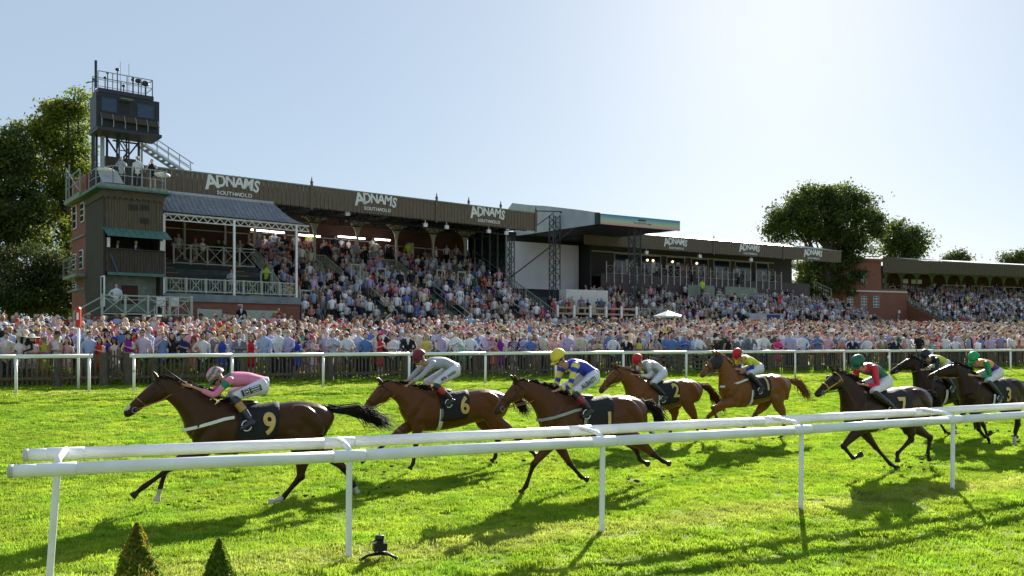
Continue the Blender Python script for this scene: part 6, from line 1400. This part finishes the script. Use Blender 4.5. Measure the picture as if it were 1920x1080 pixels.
for row in range(0, 12):
    v = 37.35+row*.74; px = -25.0
    while px < 1950:
        jit = rp.uniform(-.16,.16); p = far_at(px, v+jit); sp = .56*FPX/p.y*rp.uniform(.85,1.5)*(1.0 if row < 2 else 1.25)
        if not (row == 0 and any(abs(px-t) < 10 for t in taken)): cand.append((p.y+(v-37.35)*2.2, p, row, px))
        px += sp
ind = []; far = []
for px, row, spec in KN: p = far_at(px, 37.25); make_person(p.x, p.y, p.z, row, px, spec)
SPECIALS = 16
cand.sort(key=lambda c: c[0])
quota = 300-len(KN)-SPECIALS
for c_ in cand[:quota]: make_person(c_[1].x, c_[1].y, ground_z(c_[1].x, c_[1].y), c_[2], c_[3])
far += [(c_[1].x, c_[1].y, ground_z(c_[1].x, c_[1].y), 0) for c_ in cand[quota:]]
# people on the tower, veranda and stairs
def special(fr, a, b, z, spec, place, rot):
    x, y, _ = fr.w(a, b); make_person(x, y, z, None, 0, spec, place, rot)
cam_m = math.pi+.25
special(F1, -2.9, -2.6, 11.43, (False,('grey shirt',(.30,.32,.38)),'phone',None,False), 'behind the camera on the tower platform', cam_m)
special(F1, -2.15, -3.2, 11.43, (False,('white shirt',(.6,.6,.64)),'down',('white cap','cap',(.6,.6,.6)),False), 'standing at the tower platform rail', cam_m)
special(F1, -1.25, -2.8, 11.43, (False,('black shirt',(.015,.015,.017)),'phone',None,False), 'at the right of the tower platform', cam_m)
special(F1, -2.6, -1.6, 15.0, (False,('pale shirt',(.3,.33,.42)),'lean',None,False), 'at the open window of the raised cabin', cam_m)
special(F1, -3.2, -3.0, 6.45, (False,('black suit',(.015,.015,.017)),'lean',None,False), 'left one in the tower judging window', cam_m)
special(F1, -2.2, -3.0, 6.45, (False,('dark suit',(.02,.02,.025)),'lean',None,False), 'right one in the tower judging window', cam_m)
special(F1, -3.6, -4.4, 3.83, (False,('white jacket',(.6,.6,.64)),'hip',None,False), 'on the veranda at the foot of the tower', cam_m)
special(F1, 5.2, 1.8, 5.5, (False,('white shirt',(.6,.6,.64)),'fold',None,False), 'alone in the empty balcony box', cam_m)
special(F1, 7.6, 1.6, 6.0, (False,('hi-vis yellow vest',(.50,.70,.04)),'down',None,False), 'right side of the viewing balcony', cam_m)
special(F1, 14.5, 9.6, 9.6, (False,('hi-vis yellow vest',(.50,.70,.04)),'down',None,False), 'high at the back wall between two columns', cam_m)
special(F1, 24.0, 9.6, 9.6, (False,('hi-vis yellow vest',(.50,.70,.04)),'down',None,False), 'beside the lit doorway of the left stand', cam_m)
special(F2, 6.3, .6, 7.6, (False,('hi-vis yellow vest',(.50,.70,.04)),'down',None,False), 'on the right stand below the lit boxes', cam_m)
a_, z_ = F2.at(1462, 577, -.5); special(F2, a_, -.5, z_, (True,('coral red dress',(.70,.06,.05)),'down',None,False), 'standing out among the right stand crowd', cam_m)
a_, _ = F3.at(1814, 565, 0); special(F3, a_, 0, 8.1, (False,('hi-vis yellow vest',(.50,.70,.04)),'down',None,False), 'in the distant brick stand', cam_m)
special(F1, 3.3, -5.2, 2.75, (False,('black suit',(.014,.014,.016)),'down',('grey cap','cap',(.3,.3,.3)),False), 'before the brick wall under the balcony', cam_m)
special(F1, 5.6, -5.4, 2.75, (False,('orange waistcoat',(.65,.13,.03)),'down',None,False), 'under the right half of the balcony', cam_m)

# the rest of the crowd: lawn and terraces
def low_template(pose, fem, hat):
    ch = human(pose, fem, True); V, F, cid = loft(ch); nm = [ch[i]['name'] for i in cid]; T = []
    for f in F:
        for i in range(1, len(f)-1): T.append((f[0], f[i], f[i+1]))
    hz = 1.62-(.42 if pose == 'sit' else 0); mb = MB(); mb.ball((0,-.022,hz+.035), .09, .108, .105, 7, 5)
    if fem: mb.tube([(0,-.06,hz),(0,-.07,hz-.2)], [.095,.06], 6)
    nh = len(mb.V); nmh = ['hair']*nh
    if hat: mb.tube([(0,0,hz+.07),(0,0,hz+.085)], [.2,.15], 8); mb.ball((0,0,hz+.12), .1, .1, .06, 6, 4); nmh += ['hat']*(len(mb.V)-nh)
    off = len(V); V = np.vstack([V, np.array([tuple(v) for v in mb.V])])
    for f in mb.F:
        for i in range(1, len(f)-1): T.append((off+f[0], off+f[i], off+f[i+1]))
    return V, np.array(T), np.array(nm+nmh)
TM = {0: [low_template('down', False, False), low_template('fold', False, True), low_template('brow', False, False), low_template('down', True, True), low_template('fold', True, False), low_template('clap', True, True), low_template('hip', False, False), low_template('clap', False, False)],
      1: [low_template('sit', False, False), low_template('sit', True, False), low_template('sit', True, True), low_template('sit', False, False), low_template('down', False, False)]}
fem_of = {0: [0,0,0,1,1,1,0,0], 1: [0,1,1,0,0]}
rc_ = np.random.RandomState(21)
front = sorted([F1.w(-9,-8)[:2], F1.w(-5,-7)[:2], F1.w(.5,-6.5)[:2], F1.w(9,-5)[:2], F1.w(31,-4)[:2], FS.w(-7,-5)[:2], FS.w(3,-5.5)[:2], F2.w(-6,-6)[:2], F2.w(31,-6)[:2], F3.w(-18,-2)[:2], F3.w(-9,-3)[:2], F3.w(-4,-11)[:2], F3.w(40,-10)[:2]])
FXs = [p[0] for p in front]; FYs = [p[1] for p in front]
cnt = 0
for v in np.arange(37.35+12*.74, 112, .85):
    for t_ in np.arange(-34, 100, .72):
        x = t_+rc_.uniform(-.25,.25); y = v+.483*x+rc_.uniform(-.25,.25)
        if abs(x) > .615*y+1 or y > np.interp(x, FXs, FYs): continue
        d = .72 if v < 50 else .6
        if x > 2 and v > 47: d = .42
        if x > 8 and v < 47: d = .7
        # a few clearings where the lawn shows
        if (x-6)**2/9+(y-44)**2/6 < 1 or (x-12)**2/12+(y-47)**2/5 < 1: d = .12
        if rc_.rand() < d: far.append((x, y, ground_z(x, y), 0))
def seats(fr, a0, a1, b0, z0, b1, z1, n, aisles, dens, gaps=(), off=.0):
    db = (b1-b0)/n; dz = (z1-z0)/n
    for i in range(n):
        a = a0+.3
        while a < a1:
            aa = a+rc_.uniform(-.1,.1); a += .56
            if any(abs(aa-q) < .62 for q in aisles) or any(g[0] < aa < g[1] and g[2] < b0+i*db < g[3] for g in gaps) or rc_.rand() > dens: continue
            x, y, _ = fr.w(aa, b0+(i+.55)*db+rc_.uniform(-.1,.1)); far.append((x, y, z0+(i+1)*dz+off, 1))
seats(F1, 8.4, 30.7, -2.45, 3.3, 10.28, 9.55, 17, (15.2,21.6,27.6), .90, ((20,21.6,4,8.2),(13.4,15,4,8.2),(26.2,27.8,4,8.2),(24,26,8,11)))
seats(F2, -9.3, 31.3, -4.5, 4.2, 3.05, 7.1, 12, (-3,4.5,12.5,20,27), .92, ((3,6,1,2),(12,14,1,2)))
seats(F3, -4.7, 41, -8, 4.4, 7.2, 10.6, 15, (6,16,26), .86)
for i in range(26):   # stage terrace
    a = ra0+(ra1-ra0)*rc_.rand(); x, y, _ = FS.w(a, rc_.uniform(-2.6,.6)); far.append((x, y, 4.47, 0))
for i in range(20):   # boxes
    x, y, _ = F2.w(rc_.uniform(-5,24), rc_.uniform(3.6,5.6)); far.append((x, y, 9.82, 0))
for i in range(9):
    x, y, _ = F1.w(rc_.uniform(0,7.5), rc_.uniform(4,5.6)); far.append((x, y, 7.7+.2, 0))
VV = []; FF = []; CC = []; off = 0
cdir = {0: .35, 1: .15}
for (x, y, z, kd) in far:
    k = rc_.randint(len(TM[kd])); V, T, nm = TM[kd][k]; fm = fem_of[kd][k]; s = rc_.uniform(.88,1.12)*(.95 if fm else 1.03); a = math.pi+rc_.normal(.3,.4); ca, sa = math.cos(a), math.sin(a)
    W_ = np.empty_like(V); W_[:,0] = x+s*(V[:,0]*ca-V[:,1]*sa); W_[:,1] = y+s*(V[:,0]*sa+V[:,1]*ca); W_[:,2] = z+s*V[:,2]
    skin = np.array(SKINS[rc_.randint(5)]); top = (TOPS_F if fm else TOPS_M); tn, tc = top[min(rc_.randint(len(top)), rc_.randint(len(top)+4))]; tc = np.array(tc)*rc_.uniform(.65,1.3); c = np.tile(skin, (len(V),1))
    c[nm == 'top'] = tc; c[nm == 'leg'] = (.02,.022,.03) if rc_.rand() < .6 else (.2,.17,.14)
    if not fm or rc_.rand() < .5: c[nm == 'sleeve'] = tc
    if (not fm) and ('suit' in tn or 'jacket' in tn or rc_.rand() < .5): c[nm == 'fore'] = tc
    c[nm == 'hair'] = HAIRC[rc_.randint(len(HAIRC))]; c[nm == 'hat'] = (HATS_F if fm else HATS_M)[rc_.randint(4)][2]
    VV.append(W_); FF.append(T+off); CC.append(c); off += len(V)
me = np_mesh('crowd', np.vstack(VV), np.vstack(FF), PMAT, None, True); paint(me, np.vstack(CC))
o = bpy.data.objects.new('crowd', me); C.objects.link(o); tag(o, 'summer race crowd packed on the lawn and seated in the stands', 'crowd', None, 'stuff')
print('CROWD', len(far), 'TRIS', sum(len(f) for f in FF), 'CAND', len(cand))
